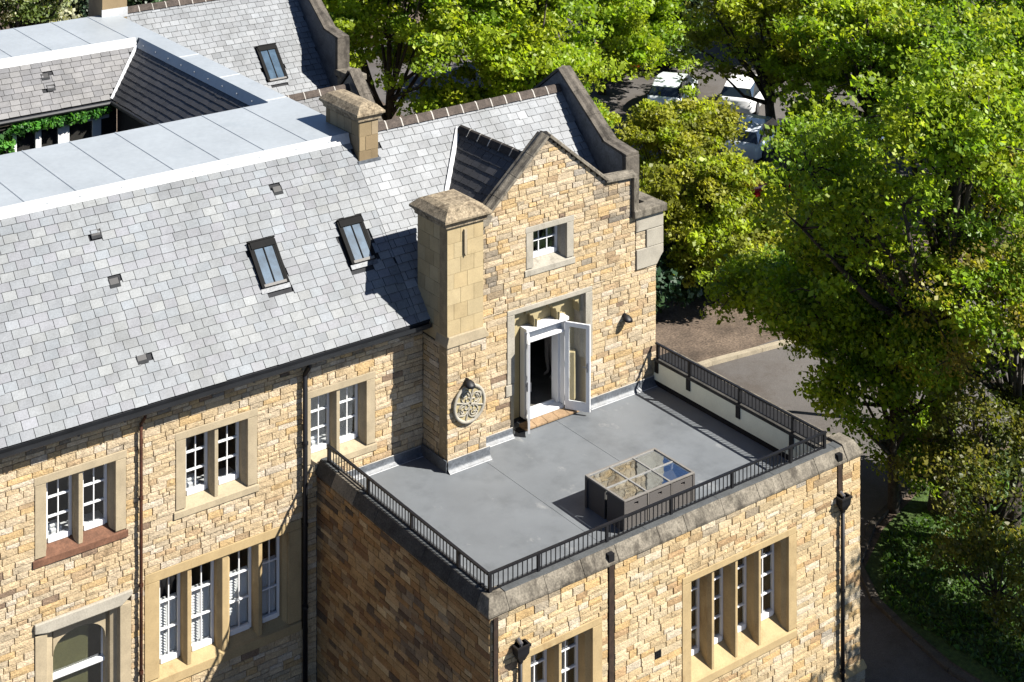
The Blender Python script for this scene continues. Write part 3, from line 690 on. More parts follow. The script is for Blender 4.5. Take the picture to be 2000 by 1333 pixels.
# ---------------------------------------------------------------- windows (facing -y at plane yf)
def room(parent, x0, x1, z0, z1, y0, y1, m='room'):
    mb = MB()
    for a in ((x0, x1, y1, y1+.05, z0, z1), (x0-.05, x0, y0, y1, z0, z1), (x1, x1+.05, y0, y1, z0, z1), (x0, x1, y0, y1, z0-.05, z0), (x0, x1, y0, y1, z1, z1+.05)): mb.box(*a)
    return mb.build('room', m, parent)
def light_frame(win, x0, x1, z0, z1, y, cols, rows, fw=.055, bottom=.11, m='white', gm='glass'):
    mb = MB().box(x0, x0+fw, y, y+.06, z0, z1).box(x1-fw, x1, y, y+.06, z0, z1).box(x0+fw, x1-fw, y, y+.06, z1-fw, z1)
    mb.build('sash_frame', m, win); MB().box(x0+fw, x1-fw, y-.035, y+.06, z0, z0+bottom).build('bottom_rail', m, win, bevel=.008)
    gx0, gx1, gz0, gz1 = x0+fw, x1-fw, z0+bottom, z1-fw
    for i in range(1, cols):
        x = gx0+(gx1-gx0)*i/cols; MB().box(x-.011, x+.011, y+.012, y+.05, gz0, gz1).build('glazing_bar', m, win)
    for j in range(1, rows):
        z = gz0+(gz1-gz0)*j/rows; MB().box(gx0, gx1, y-.004, y+.049, z-.014, z+.014).build('glazing_bar', m, win)
    for i in range(cols):
        for j in range(rows):
            a = gx0+(gx1-gx0)*i/cols; b = gx0+(gx1-gx0)*(i+1)/cols; c = gz0+(gz1-gz0)*j/rows; d = gz0+(gz1-gz0)*(j+1)/rows
            t = rnd.uniform(-.004, .004); s = rnd.uniform(-.004, .004)
            mkobj('pane', [(a, y+.026+t, c), (b, y+.026-t, c), (b, y+.026+s, d), (a, y+.026-s, d), (a, y+.03+t, c), (b, y+.03-t, c), (b, y+.03+s, d), (a, y+.03-s, d)],
                  [(0, 1, 2, 3), (7, 6, 5, 4), (0, 4, 5, 1), (1, 5, 6, 2), (2, 6, 7, 3), (3, 7, 4, 0)], gm, win)
def stone_window(parent, x0, x1, z0, z1, yf, mull, m='dress', depth=.24, w=.22, top=.16, sill=.18, cols=2, rows=3, sillm=None, wl=None, label=None, room_d=1.4, room_m='room', lugs=True, slope=.2):
    """mull: list of (x0,x1) stone mullions"""
    yb = yf+depth
    wl = x0-w if wl is None else wl
    win = MB().box(x0-.03, x1+.03, yb+.02, yb+.08, z0-.05, z0+.03).build('window', 'white', parent)
    if label: win['label'] = label
    e = .022
    lug = .045 if lugs else 0
    MB().prism([(wl-lug*.5, z1+.0), (x1+w+lug*.5, z1), (x1+w+lug*.5, z1+top), (wl-lug*.5, z1+top)], yf-e, yb+.1, 'y').build('lintel', m, win, bevel=.012)
    # jambs with a hollow chamfer
    for s, xe, xo in ((1, x0, wl), (-1, x1, x1+w)):
        pts = [(xo, yf-e), (xe, yf-e), (xe+s*.0, yf+.05), (xe+s*.07, yf+.14), (xe+s*.07, yb+.1), (xo, yb+.1)]
        MB().prism(pts, z0-.005, z1-.003, 'z').build('jamb', m, win, bevel=.006)
    MB().prism([(yf-e-.012, z0-sill), (yb+.1, z0-sill), (yb+.1, z0+slope*.45), (yb-.02, z0+slope*.45), (yf+.03, z0-.02), (yf-e-.012, z0-.045)], wl-lug, x1+w+lug, 'x').build('sill', sillm or m, win, bevel=.008)
    for a, b in mull:
        q = (b-a)*.28
        MB().prism([(a+q, yf-.0+.02), (b-q, yf+.02), (b, yf+.12), (b, yb+.08), (a, yb+.08), (a, yf+.12)], z0-.02, z1-.002, 'z').build('mullion', m, win, bevel=.008)
    ed = [x0+.07]+[v for p in mull for v in p]+[x1-.07]
    for k in range(0, len(ed), 2): light_frame(win, ed[k]+.004, ed[k+1]-.004, z0+slope*.45+.002, z1-.003, yb, cols, rows)
    room(win, x0-.3, x1+.3, z0-.3, z1+.1, yb+.1, yb+room_d, room_m)
    return win
wins = []
for k, (x0, x1, z0, z1) in enumerate(W_UP):
    xm = (x0+x1)/2
    w = stone_window(HOUSE, x0, x1, z0, z1, 0, [(xm-.09, xm+.09)], sillm=['dress_red', None, None][k], wl=(-3.0 if k == 2 else None),
                     label=['upper window with a red brown stained sill', None, None][k])
    # folded linen on the inner window board
    MB().box(x0+.12, x0+.5, .40, .6, z0+.12, z0+.24).box(x0+.16, x0+.46, .42, .58, z0+.245, z0+.33).build('folded_linen', 'white', w, bevel=.03)
    MB().box(x0+.05, x1-.05, .36, .75, z0+.085, z0+.115).build('window_board', 'white', w)
# four-light window with louvred shutters
w4 = stone_window(HOUSE, *W4[:2], W4[2], W4[3], 0, [(-5.79, -5.60), (-5.03, -4.73), (-4.16, -3.97)], m='dress_ext', w=.32, top=.2, sill=.23, rows=3, wl=-6.69, label='tall four light mullioned window with white shutters', lugs=False)
for a, b in ((-6.29, -5.80), (-5.59, -5.04), (-4.72, -4.17), (-3.96, -3.5)):
    mb = MB().box(a+.03, a+.07, .36, .39, -2.5, -1.28).box(b-.07, b-.03, .36, .39, -2.5, -1.28).box((a+b)/2-.02, (a+b)/2+.02, .36, .39, -2.5, -1.28).box(a+.07, b-.07, .36, .389, -1.32, -1.28).box(a+.07, b-.07, .36, .389, -2.5, -2.43)
    z = -2.41
    while z < -1.35:
        for p, q in ((a+.07, (a+b)/2-.02), ((a+b)/2+.02, b-.07)):
            mb.add([(p, .35, z), (q, .35, z), (q, .4, z+.045), (p, .4, z+.045), (p, .357, z-.004), (q, .357, z-.004), (q, .407, z+.041), (p, .407, z+.041)], [(0, 1, 2, 3), (7, 6, 5, 4), (0, 4, 5, 1), (2, 6, 7, 3)])
        z += .058
    mb.build('louvre_shutter', 'white', w4)
# arched stair window
x0, x1, z0, z1 = W5
w5 = MB().box(x0+.2, x1-.2, .28, .34, -4.2, -4.1).build('arched_window', 'white', HOUSE); w5['label'] = 'tall arched window with one white transom'
MB().prism([(-8.98, -.80), (-8.7, -.86), (-7.2, -.86), (-6.96, -.70), (-6.96, -.62), (-8.98, -.62)], -.07, .3, 'y').build('hood_mould', 'dress_pale', w5, bevel=.02)
for s, xo, xe in ((1, -8.96, -8.72), (-1, -6.98, -7.22)):
    MB().prism([(xo, -.03), (xe, -.03), (xe+s*.03, .06), (xe+s*.16, .12), (xe+s*.16, .2), (xe+s*.22, .24), (xe+s*.22, .4), (xo, .4)], -4.8, -.865, 'z').build('jamb', 'dress', w5, bevel=.01)
arch = []
xl, xr, zs, zt = x0+.2, x1-.26, -1.52, -1.10
xm = (xl+xr)/2
for s in (1, -1):
    xa = xl if s == 1 else xr
    pts = [(xa, -.862), (xa, zs)]
    for k in range(1, 9):
        t = k/8*math.pi/2; pts.append((xa+s*(xm-xl)*(1-math.cos(t))*1.0, zs+(zt-zs)*math.sin(t)**.8))
    pts.append((xm, -.862))
    MB().prism(pts, .18, .3, 'y').build('arch_spandrel', 'dress', w5)
MB().box(xl-.03, xr+.03, .24, .36, -2.02, -1.93).build('transom', 'white', w5, bevel=.02)
MB().box(xl-.03, xl+.03, .31, .36, -4.2, -.95).box(xr-.03, xr+.03, .31, .36, -4.2, -.95).build('sash_frame', 'white', w5)
for a, b in ((-4.1, -2.03), (-1.92, -.90)): MB().box(xl+.03, xr-.03, .325, .332, a, b).build('pane', 'glass', w5)
MB().box(xl+.02, xr-.28, .40, .41, -4.1, -.9).build('reflection_panel', 'olive_reflection', w5)  # added panel that paints the trees' reflection in the glass
room(w5, x0-.2, x1+.5, -4.6, -.5, .45, 1.3, 'olive_reflection')
# small gable window
gw = stone_window(HOUSE, 2.73, 3.73, 3.74, 4.56, -.53, [], m='dress_pale', w=.2, top=.14, sill=.18, cols=3, rows=2, label='small six pane window high in the gable', depth=.26)

# ---------------------------------------------------------------- terrace door in the gable
DR = MB().box(2.19, 4.29, -.15, -.1, 2.25, 2.9).build('door_surround', 'mortar', HOUSE)
MB().box(1.98, 4.5, -.56, -.2, 2.765, 2.885).build('lintel', 'dress_pale', DR, bevel=.015)
for s, xo, xe in ((1, 1.98, 2.19), (-1, 4.50, 4.29)):
    MB().prism([(xo, -.56), (xe, -.56), (xe, -.48), (xe+s*.05, -.4), (xe+s*.05, -.1), (xo, -.1)], 1.2, 2.762, 'z').build('jamb', 'dress_pale', DR, bevel=.01)
    MB().prism([(xo+s*.1, -.545), (xe-s*.01, -.545), (xe-s*.01, -.1), (xo+s*.1, -.1)], .0, 1.197, 'z').build('jamb', 'dress', DR, bevel=.015)
MB().box(1.93, 2.17, -.575, -.3, .93, 1.19).build('jamb_block', 'dress_pale', DR, bevel=.015)
# old tracery panel left behind the door frame, three cusped heads
M['tracery'] = mat('buff_stone', (.52, .43, .235), .85, .1, 3, .1, 40, .2)
MB().box(2.24, 2.60, -.18, -.1, .15, 2.75).build('blocked_light', 'tracery', DR); MB().box(3.92, 4.24, -.18, -.1, .15, 2.75).build('blocked_light', 'tracery', DR); MB().box(2.6, 3.92, -.179, -.1, 2.2, 2.749).build('blocked_light', 'tracery', DR)
for k, x in enumerate((2.24, 2.905, 3.575, 4.24)):
    c = [(-.30, 2.75), (-.29, 2.62), (-.2, 2.66), (-.16, 2.57), (-.09, 2.56), (-.045, 2.45), (-.045, 2.30), (.045, 2.30), (.045, 2.45), (.09, 2.56), (.16, 2.57), (.2, 2.66), (.29, 2.62), (.30, 2.75)]
    if k == 0: c = [(0, 2.3)]+[p for p in c if p[0] > 0]+[(0, 2.75)]
    if k == 3: c = [(0, 2.75)]+[p for p in c if p[0] < 0]+[(0, 2.3)]
    MB().prism([(x+a, b) for a, b in c], -.42, -.181, 'y').build('cusped_head', 'tracery', DR)
for x in (2.905, 3.575): MB().prism([(x-.05, -.4), (x, -.46), (x+.05, -.4), (x+.05, -.181), (x-.05, -.181)], 2.27, 2.46, 'z').build('mullion_stub', 'tracery', DR)
MB().prism([(3.97, -.19), (4.2, -.19), (4.2, -.3), (4.08, -.4), (3.97, -.3)], .2, 1.35, 'z').build('mullion_stub', 'tracery', DR, bevel=.02)
FD = MB().box(2.62, 3.88, -.44, -.18, 2.19, 2.27).build('french_door', 'white', HOUSE, bevel=.01); FD['label'] = 'white glazed double door standing open on the terrace'
MB().box(2.62, 2.70, -.36, -.18, .16, 2.188).build('door_post', 'white', FD); MB().box(3.80, 3.88, -.36, -.18, .16, 2.188).build('door_post', 'white', FD)
MB().box(2.70, 3.80, -.24, -.2, 1.97, 2.188).build('transom_panel', 'pvc_grey', FD); MB().box(2.70, 3.80, -.36, -.19, 1.90, 1.965).build('transom', 'white', FD, bevel=.01)
MB().box(3.74, 3.799, -.185, .06, .16, 1.96).build('jamb_lining', 'white', FD); MB().box(2.701, 2.75, -.185, .06, .16, 1.96).build('jamb_lining', 'white', FD)
MB().box(2.70, 3.80, -.355, -.02, .10, .158).build('threshold', 'white', FD, bevel=.01)
MB().box(2.8, 3.7, -.08, -.02, .159, .2).build('sill_bar', 'white', FD)
for k in range(5): MB().prism([(-.62, .075), (-.36, .105), (-.36, .03), (-.62, .03)], 2.46+k*.32, 2.772+k*.32, 'x').build('sill_tile', 'tan_tile', FD, bevel=.005)
MB().box(2.3, 4.2, -.56, -.36, .002, .029).build('step_base', 'felt_black', FD)
def leaf(hx, hy, dx, dy, w, z0, z1, nm):
    d = Vector((dx, dy, 0)).normalized(); n = Vector((-d.y, d.x, 0)); t = .05
    def bx(a, b, c, e, ta=-.5, tb=.5):
        return MB().add([tuple(Vector((hx, hy, 0))+d*x+n*(y*t)+Vector((0, 0, z))) for z in (c, e) for x, y in ((a, ta), (b, ta), (b, tb), (a, tb))], [(0, 3, 2, 1), (4, 5, 6, 7), (0, 1, 5, 4), (1, 2, 6, 5), (2, 3, 7, 6), (3, 0, 4, 7)])
    s = .095
    bx(0, s, z0, z1).build(nm, 'white', FD)
    lf = bx(w-s, w, z0, z1).build('stile', 'white', FD)
    bx(s+.001, w-s-.001, z0, z0+.2).build('bottom_rail', 'white', FD); bx(s+.001, w-s-.001, z1-.1, z1).build('top_rail', 'white', FD)
    bx(s, w-s, z0+.2, z1-.1, -.08, .08).build('pane', 'glass', FD)
    bx(w-.07, w-.045, z0+.95, z0+1.15, -1.1, 1.1).build('door_handle', 'chrome', FD); bx(w-.16, w-.045, z0+1.06, z0+1.085, -1.6, -1.1).build('door_handle', 'chrome', FD)
    for z in (.2, 1.0, 1.75): bx(-.012, .03, z0+z, z0+z+.1, .5, .9).build('hinge', 'black', FD)
leaf(2.70, -.39, -.57, -.82, .60, .10, 2.16, 'stile'); leaf(3.80, -.39, .55, -.84, .62, .10, 2.16, 'stile')
room(FD, 1.6, 5.4, .12, 2.72, -.08, 3.6)
M['carpet'] = mat('carpet', (.16, .15, .13), .95, .2); MB().box(1.6, 5.4, -.07, 3.6, .121, .14).build('room_floor', 'carpet', FD)
# reveal bits hiding the room edge
MB().box(2.1, 2.70, -.1, -.075, .0, 2.8).box(3.88, 4.4, -.1, -.075, 0, 2.8).box(2.7, 3.88, -.1, -.075, 2.2, 2.8).build('lining_board', 'room', FD)
emit(stones, 'stone', 'stone', lambda t: t[4], HOUSE, 'wall_stones', 300, hidden=lambda t: t[4] is front_wall and t[1][0][0] > -2.4 and t[1][0][2] < .3)

# ---------------------------------------------------------------- extension
XL, XR, YF = -2.72, 7.33, -6.44
P1W = (2.28, 5.07, -2.66, -.65); P2W = (-1.79, -.29, -2.66, -.65)
CH = [(.10, .27), (6.57, 6.74)]
SOOT_SHADE = soot_shade_ext
ext = []
bk = MB()
h = [(P1W[0]-.24, P1W[1]+.24, P1W[2]-.2, P1W[3]+.14), (P2W[0]-.24, P2W[1]+.2, P2W[2]-.2, P2W[3]+.14), (CH[0][0], CH[0][1], -4.1, .44), (CH[1][0], CH[1][1], -.42, .44), (1.31, 1.47, -1.88, -1.72)]
stone_wall(ext, bk, lambda u, v, d: (u, YF-d, v), lambda v: (XL+.02, XR-.02), -4.15, .44, h, [], 61, PAL_EXT, .122, .34)
# weathered plinth course
stone_wall(ext, bk, lambda u, v, d: (u, YF-.08-d, v), lambda v: (XL-.06, XR+.06), GZ, -4.3, [], [], 62, PAL_EXT, .2, .5)
ext_front = bk.build('front_wall', 'mortar', EXT)
for i in range(len(ext)): ext[i] += (ext_front,)
MB().prism([(YF+.05, -4.30), (YF-.1, -4.3), (YF-.1, -4.26), (YF, -4.15), (YF+.05, -4.15)], XL-.1, XR+.1, 'x').build('plinth_course', 'dress_ext', EXT, bevel=.01)
bk = MB(); n0 = len(ext)
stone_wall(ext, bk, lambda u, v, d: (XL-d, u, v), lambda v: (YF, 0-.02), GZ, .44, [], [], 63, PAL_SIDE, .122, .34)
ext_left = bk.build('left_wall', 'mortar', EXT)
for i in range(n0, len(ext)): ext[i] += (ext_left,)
bk = MB(); n0 = len(ext)
stone_wall(ext, bk, lambda u, v, d: (XR+d, u, v), lambda v: (YF+.01, -.6), GZ, .44, [], [], 64, PAL_EXT, .122, .34)
ext_right = bk.build('right_wall', 'mortar', EXT)
for i in range(n0, len(ext)): ext[i] += (ext_right,)
emit(ext, 'stone', 'stone_ext', lambda t: t[5] if len(t) > 5 else t[4], EXT, 'wall_stones', 300)
for a, b in CH: MB().box(a, b, YF+.02, YF+.1, -4.1 if a < 1 else -.42, .44).build('pipe_chase', 'chase', EXT)
# windows
stone_window(EXT, *P1W[:2], P1W[2], P1W[3], YF, [(2.84, 2.99), (3.505, 3.655), (4.18, 4.33)], m='dress_ext', depth=.34, w=.24, top=.14, sill=.2, cols=2, rows=4, label='four light stone mullioned window', lugs=False, slope=.5)
stone_window(EXT, *P2W[:2], P2W[2], P2W[3], YF, [(-1.13, -.98)], m='dress_ext', depth=.34, w=.24, top=.14, sill=.2, cols=2, rows=4, label='two light stone mullioned window', lugs=False, slope=.5)
# cusped corner blocks in the heads of the lights
def cusps(xs, z):
    for a, b in xs:
        for s, x in ((1, a), (-1, b)):
            MB().prism([(x, z), (x+s*.16, z), (x+s*.09, z-.05), (x+s*.05, z-.13), (x, z-.17)], YF+.12, YF+.3, 'y').build('cusp_stone', 'dress_ext', EXT)
cusps([(2.35, 2.84), (2.99, 3.505), (3.655, 4.18), (4.33, 5.0)], -.653); cusps([(-1.72, -1.13), (-.98, -.36)], -.653)
ab = MB().box(1.31, 1.47, YF-.004, YF+.03, -1.88, -1.72).build('air_brick', 'black', EXT)
for i in range(3):
    for j in range(3): MB().box(1.325+i*.05, 1.355+i*.05, YF-.016, YF-.005, -1.865+j*.05, -1.835+j*.05).build('air_brick_cell', 'dark_frame', ab)
# copings
r = random.Random(9)
def cope(prof, axis, a, b, piece, m, rr=r):
    n = max(1, round((b-a)/piece)); e = [a+(b-a)*i/n+(rr.uniform(-.12, .12) if 0 < i < n else 0) for i in range(n+1)]
    for p, q in zip(e[:-1], e[1:]):
        j = rr.uniform(-.006, .006); mm = m if isinstance(m, str) else rr.choice(m)
        MB().prism([(u, z+j) for u, z in prof], p+.004, q-.004, axis).build('coping_stone', mm, EXT, bevel=.006)
cope([(-6.06, .40), (-6.06, .68), (-6.33, .68), (-6.475, .45), (-6.475, .40)], 'x', XL+.42, 6.86, .92, 'coping')
for k, (ya, yb, mm) in enumerate(((-6.05, -5.1, 'coping_dark'), (-5.1, -4.2, 'coping_dark'), (-4.2, -3.3, 'coping_dark'), (-3.3, -2.45, 'coping_dark'), (-2.45, -1.6, 'coping_dark'), (-1.6, -.72, 'coping'), (-.72, -.03, 'coping_dark'))):
    cope([(-2.46, .40), (-2.46, .68), (-2.655, .68), (-2.775, .45), (-2.775, .40)], 'y', ya, yb, 1, mm)
MB().prism([(-2.46, -6.055), (-2.46, -6.055), (XL+.415, -6.06), (XL+.415, -6.33), (-2.655, -6.33), (-2.655, -6.055)], .40, .682, 'z').build('coping_core', 'coping', EXT)
vs = [(-2.775, -6.475, .40), (-2.3, -6.475, .40), (-2.3, -6.055, .40), (-2.775, -6.055, .40), (-2.775, -6.475, .45), (-2.3, -6.475, .45), (-2.3, -6.055, .45), (-2.775, -6.055, .45), (-2.655, -6.33, .686), (-2.3, -6.33, .686), (-2.3, -6.055, .686), (-2.655, -6.055, .686)]
MB().add(vs, [(0, 3, 2, 1), (0, 1, 5, 4), (1, 2, 6, 5), (2, 3, 7, 6), (3, 0, 4, 7), (4, 5, 9, 8), (5, 6, 10, 9), (6, 7, 11, 10), (7, 4, 8, 11), (8, 9, 10, 11)]).build('corner_coping', 'coping', EXT, bevel=.012)
vs = [(6.865, -6.48, .40), (7.38, -6.48, .40), (7.38, -5.9, .40), (6.865, -5.9, .40), (6.865, -6.48, .46), (7.38, -6.48, .46), (7.38, -5.9, .46), (6.865, -5.9, .46), (6.865, -6.33, .72), (7.23, -6.33, .72), (7.23, -5.9, .72), (6.865, -5.9, .72)]
MB().add(vs, [(0, 3, 2, 1), (0, 1, 5, 4), (1, 2, 6, 5), (2, 3, 7, 6), (3, 0, 4, 7), (4, 5, 9, 8), (5, 6, 10, 9), (6, 7, 11, 10), (7, 4, 8, 11), (8, 9, 10, 11)]).build('corner_coping', 'coping', EXT, bevel=.014)
cope([(6.95, .40), (6.95, .66), (7.10, .66), (7.345, .46), (7.345, .40)], 'y', -5.89, -.56, .95, 'coping')
MB().box(6.5, 6.948, -5.895, -.56, .2, .655).build('parapet_core', 'felt_black', EXT)
MB().box(6.5, 6.95, -6.05, -5.9, .2, .66).build('parapet_core', 'coping', EXT)
M['capping'] = mat('grey_capping_felt', (.105, .112, .115), .8, .2, 3, .2, 30, .25, 40, .004, stain=(.6, .6, .6), stain_scale=1.2, stretch=(1, 1, 1))
x = XL+.43
while x < 6.8:
    x2 = min(6.85, x+r.uniform(1.6, 2.3)); MB().box(x, x2-.006, -6.318, -6.07, .674, .692).build('parapet_capping', 'capping', EXT, bevel=.004); x = x2
MB().box(-2.64, -2.47, -6.04, -1.62, .674, .692).build('parapet_capping', 'capping', EXT, bevel=.004); MB().box(-2.64, -2.47, -.7, -.04, .674, .692).build('parapet_capping', 'capping', EXT, bevel=.004)
# terrace deck: membrane sheets with lapped seams
slab = MB().box(-2.5, 6.52, -6.1, .05, -.35, -.006).build('roof_slab', 'felt_black', EXT)
for k, (a, b) in enumerate(((-2.46, -.6), (-.6, 1.0), (1.0, 2.35), (2.35, 3.42), (3.42, 5.0), (5.0, 6.44))):
    MB().prism([(a-(.0 if k == 0 else .05), -.005 if k % 2 else -.002), (b, -.005 if k % 2 else -.002), (b, .0 if k % 2 else .005), (a-(.0 if k == 0 else .05), .0 if k % 2 else .005)], -6.05, .02, 'y').build('membrane_sheet', 'deck', EXT)
MB().box(-2.46, -2.44, -6.05, -.05, .001, .66).box(-2.44, 6.44, -6.06, -6.04, .001, .66).build('parapet_upstand', 'felt_black', EXT)
MB().box(6.42, 6.498, -6.04, -.58, .14, .60).build('parapet_panel', 'render_cream', EXT); MB().box(6.44, 6.499, -6.04, -.58, .007, .138).build('parapet_upstand', 'felt_black', EXT)
MB().box(6.40, 6.498, -6.04, -.58, .602, .66).build('parapet_trim', 'coping_dark', EXT)
# rainwater goods
def hopper(x, z):
    p = downpipe(EXT, x, YF-.09, GZ, z-.02, .045, 'black')
    lv = [(.06, .06, 0), (.09, .08, .06), (.13, .1, .12), (.14, .11, .25), (.16, .13, .26), (.16, .13, .30), (.12, .09, .30), (.1, .07, .16)]
    vs = []; fs = []
    for a, b, q in lv: vs += [(x-a, YF-.10-b, z+q), (x+a, YF-.10-b, z+q), (x+a, min(YF-.03, YF-.10+b), z+q), (x-a, min(YF-.03, YF-.10+b), z+q)]
    for i in range(len(lv)-1):
        for k in range(4): fs.append((i*4+k, i*4+(k+1) % 4, i*4+4+(k+1) % 4, i*4+4+k))
    fs.append(tuple(range(len(vs)-4, len(vs))))
    MB().add(vs, fs).build('hopper_head', 'black', p)
    MB().tube([(x, YF-.02, z+.34), (x, YF-.12, z+.30), (x, YF-.13, z+.2)], .045, 8).build('outlet_pipe', 'chrome', p)
hopper(6.66, -.55); hopper(-2.09, -.55)
MB().box(.125, .245, YF-.02, YF+.015, GZ, .42).build('downpipe', 'chase', EXT)
MB().box(6.595, 6.715, YF-.02, YF+.015, -.3, .42).build('downpipe', 'chase', EXT)
for x in (.18, 6.655): MB().box(x-.07, x+.07, YF-.03, -6.30, .47, .62).build('outlet_spout', 'black', EXT)
MB().box(XL+.05, XL+.15, YF-.06, YF-.03, GZ, .38).build('downpipe', 'chase', EXT)  # flat dark strip beside the front left corner

# ---------------------------------------------------------------- terrace railing
RAIL = thing('terrace_railing', 'low black metal railing with thin upright bars round the roof terrace', 'railing', (2, -6.17, .69))
ZB, ZT = .71, 1.05
def rail_run(p, q, posts, feet=False):
    p = Vector((*p, 0)); q = Vector((*q, 0)); d = (q-p).normalized(); L = (q-p).length; n = Vector((-d.y, d.x, 0))
    def bar(a, b, z0, z1, w, name, mm='black'):
        return MB().add([tuple(p+d*x+n*y+Vector((0, 0, z))) for z in (z0, z1) for x, y in ((a, -w), (b, -w), (b, w), (a, w))], [(0, 3, 2, 1), (4, 5, 6, 7), (0, 1, 5, 4), (1, 2, 6, 5), (2, 3, 7, 6), (3, 0, 4, 7)]).build(name, mm, RAIL)
    bar(-.02, L+.02, ZT-.035, ZT, .028, 'top_rail'); bar(0, L, ZB, ZB+.018, .016, 'bottom_rail')
    k = int(L/.113)
    for i in range(1, k):
        x = L*i/k
        if min(abs(x-t) for t in posts) > .05: bar(x-.008, x+.008, ZB+.019, ZT-.036, .008, 'baluster')
    for t in posts:
        bar(t-.03, t+.03, .665 if not feet else .36, ZT-.036, .026, 'post')
        if feet: bar(t-.065, t+.065, .34, .60, .06, 'post_foot')
rail_run((-2.56, -6.17), (6.5, -6.17), [.03, 1.17, 2.86, 4.55, 6.25, 7.98, 9.03])
rail_run((-2.56, -.22), (-2.56, -6.14), [.03, 1.65, 3.31, 4.97])
rail_run((6.45, -.64), (6.45, -6.14), [.05, 1.2, 2.9, 4.6], True)

# ---------------------------------------------------------------- rattan table with six cube chairs
FX0, FX1, FY0, FY1, FH = 1.54, 3.50, -5.24, -3.94, .69
TBL = thing('rattan_table', 'grey brown rattan table frame with open six-part top on the terrace', 'table', ((FX0+FX1)/2, (FY0+FY1)/2, .01))
t = .05
MB().box(FX0, FX1, FY0, FY0+t, FH-.035, FH).build('top_frame', 'rattan_top', TBL, bevel=.006); MB().box(FX0, FX1, FY1-t, FY1, FH-.035, FH).build('top_frame', 'rattan_top', TBL, bevel=.006)
MB().box(FX0, FX0+t, FY0+t, FY1-t, FH-.035, FH-.001).build('top_frame', 'rattan_top', TBL); MB().box(FX1-t, FX1, FY0+t, FY1-t, FH-.035, FH-.001).build('top_frame', 'rattan_top', TBL)
xs = [FX0+(FX1-FX0)*k/3 for k in range(4)]; ym = (FY0+FY1)/2
for x in xs[1:3]: MB().box(x-.02, x+.02, FY0+t, FY1-t, FH-.05, FH-.012).build('cross_bar', 'bar_pale', TBL)
MB().box(FX0+t, FX1-t, ym-.02, ym+.02, FH-.052, FH-.016).build('cross_bar', 'bar_pale', TBL)
M['table_glass'] = glass('table_glass', (.9, .92, .93), .32)
for i in range(3):
    for a, b in ((FY0+t, ym-.02), (ym+.02, FY1-t)):
        MB().box(xs[i]+(t if i == 0 else .02), xs[i+1]-(t if i == 2 else .02), a, b, FH-.03, FH-.024).build('glass_panel', 'table_glass', TBL)
for x in (FX0+.03, FX1-.03):
    for y in (FY0+.03, FY1-.03): MB().box(x-.03, x+.03, y-.03, y+.03, .008, FH-.036).build('leg', 'wicker', TBL)
for x in xs[1:3]: 
    for y in (FY0+.02, FY1-.02): MB().box(x-.012, x+.012, y-.018, y+.018, .008, FH-.036).build('leg', 'rattan_top', TBL)
for i in range(3):
    for s in (0, 1):
        x0, x1 = xs[i]+.03, xs[i+1]-.03
        if i == 0: x0 += .01
        if i == 2: x1 -= .01
        y0, y1 = (FY0+.012, ym-.03) if s == 0 else (ym+.03, FY1-.012)
        side = ('facing the railing' if s == 0 else 'facing the house wall')
        pos = ['beside the chimney end', 'in the middle', 'at the cream parapet end'][i]
        ch = thing('cube_chair', f'rattan cube chair tucked in {pos}, back {side}', 'chair', ((x0+x1)/2, (y0+y1)/2, .01), 'rattan cube chairs tucked under the table')
        yb = y0 if s == 0 else y1; sg = 1 if s == 0 else -1
        # back panel with a hand slot
        sx = (x0+x1)/2
        a, b = sorted((yb, yb+sg*.04)); mb = MB().box(x0, sx-.055, a, b, .01, FH-.06).box(sx+.055, x1, a, b, .01, FH-.06).box(sx-.055, sx+.055, a, b, .01, FH-.17).box(sx-.055, sx+.055, a, b, FH-.12, FH-.06)
        mb.build('backrest', 'wicker', ch)
        a, b = sorted((yb+sg*.041, yb+sg*.60))
        MB().box(x0, x0+.035, a, b, .01, FH-.06).build('side_panel', 'wicker', ch); MB().box(x1-.035, x1, a, b, .01, FH-.06).build('side_panel', 'wicker', ch)
        MB().box(x0+.036, x1-.036, a, b, .25, .31).build('seat', 'wicker', ch)
        ya, yc = (yb+.05, yb+.56) if s == 0 else (yb-.56, yb-.05)
        MB().prism([(ya, .34), (yc, .52), (yc, .56), (ya, .38)], x0+.04, x1-.04, 'x').build('folded_back', 'wicker_pale', ch)

# ---------------------------------------------------------------- wall lamps and roundel
def wall_lamp(x, y, z, label):
    L = thing('wall_lamp', label, 'lamp', (x, y, z), 'black lamps on the terrace walls')
    MB().tube([(x, y+.03, z+.06), (x, y-.03, z+.06)], .06, 12).build('back_plate', 'black', L)
    vs = []; fs = []; N = 14
    for j, (rr, dz, dy) in enumerate(((.005, .10, -.10), (.06, .09, -.10), (.105, .05, -.115), (.125, 0, -.125), (.11, 0, -.125), (.05, .05, -.11))):
        for k in range(N): vs.append((x+rr*math.cos(2*math.pi*k/N), y+dy+rr*.95*math.sin(2*math.pi*k/N), z+dz-.25*(rr*math.sin(2*math.pi*k/N))*-1))
    for j in range(5):
        for k in range(N): fs.append((j*N+k, j*N+(k+1) % N, (j+1)*N+(k+1) % N, (j+1)*N+k))
    MB().add(vs, fs).build('lamp_shade', 'black', L, smooth=True)
    MB().tube([(x, y-.03, z+.06), (x, y-.1, z+.08)], .02, 8).build('arm', 'black', L)
wall_lamp(5.5, -.555, 1.86, 'round black hooded lamp on the gable right of the door')
wall_lamp(.52, -1.03, 1.82, 'round black hooded lamp above the carved roundel')
RD = thing('carved_roundel', 'round pale carved stone roundel with swirling relief on the chimney breast', 'carving', (.56, -1.04, .93))
cx, cz, R0 = .56, 1.375, .43
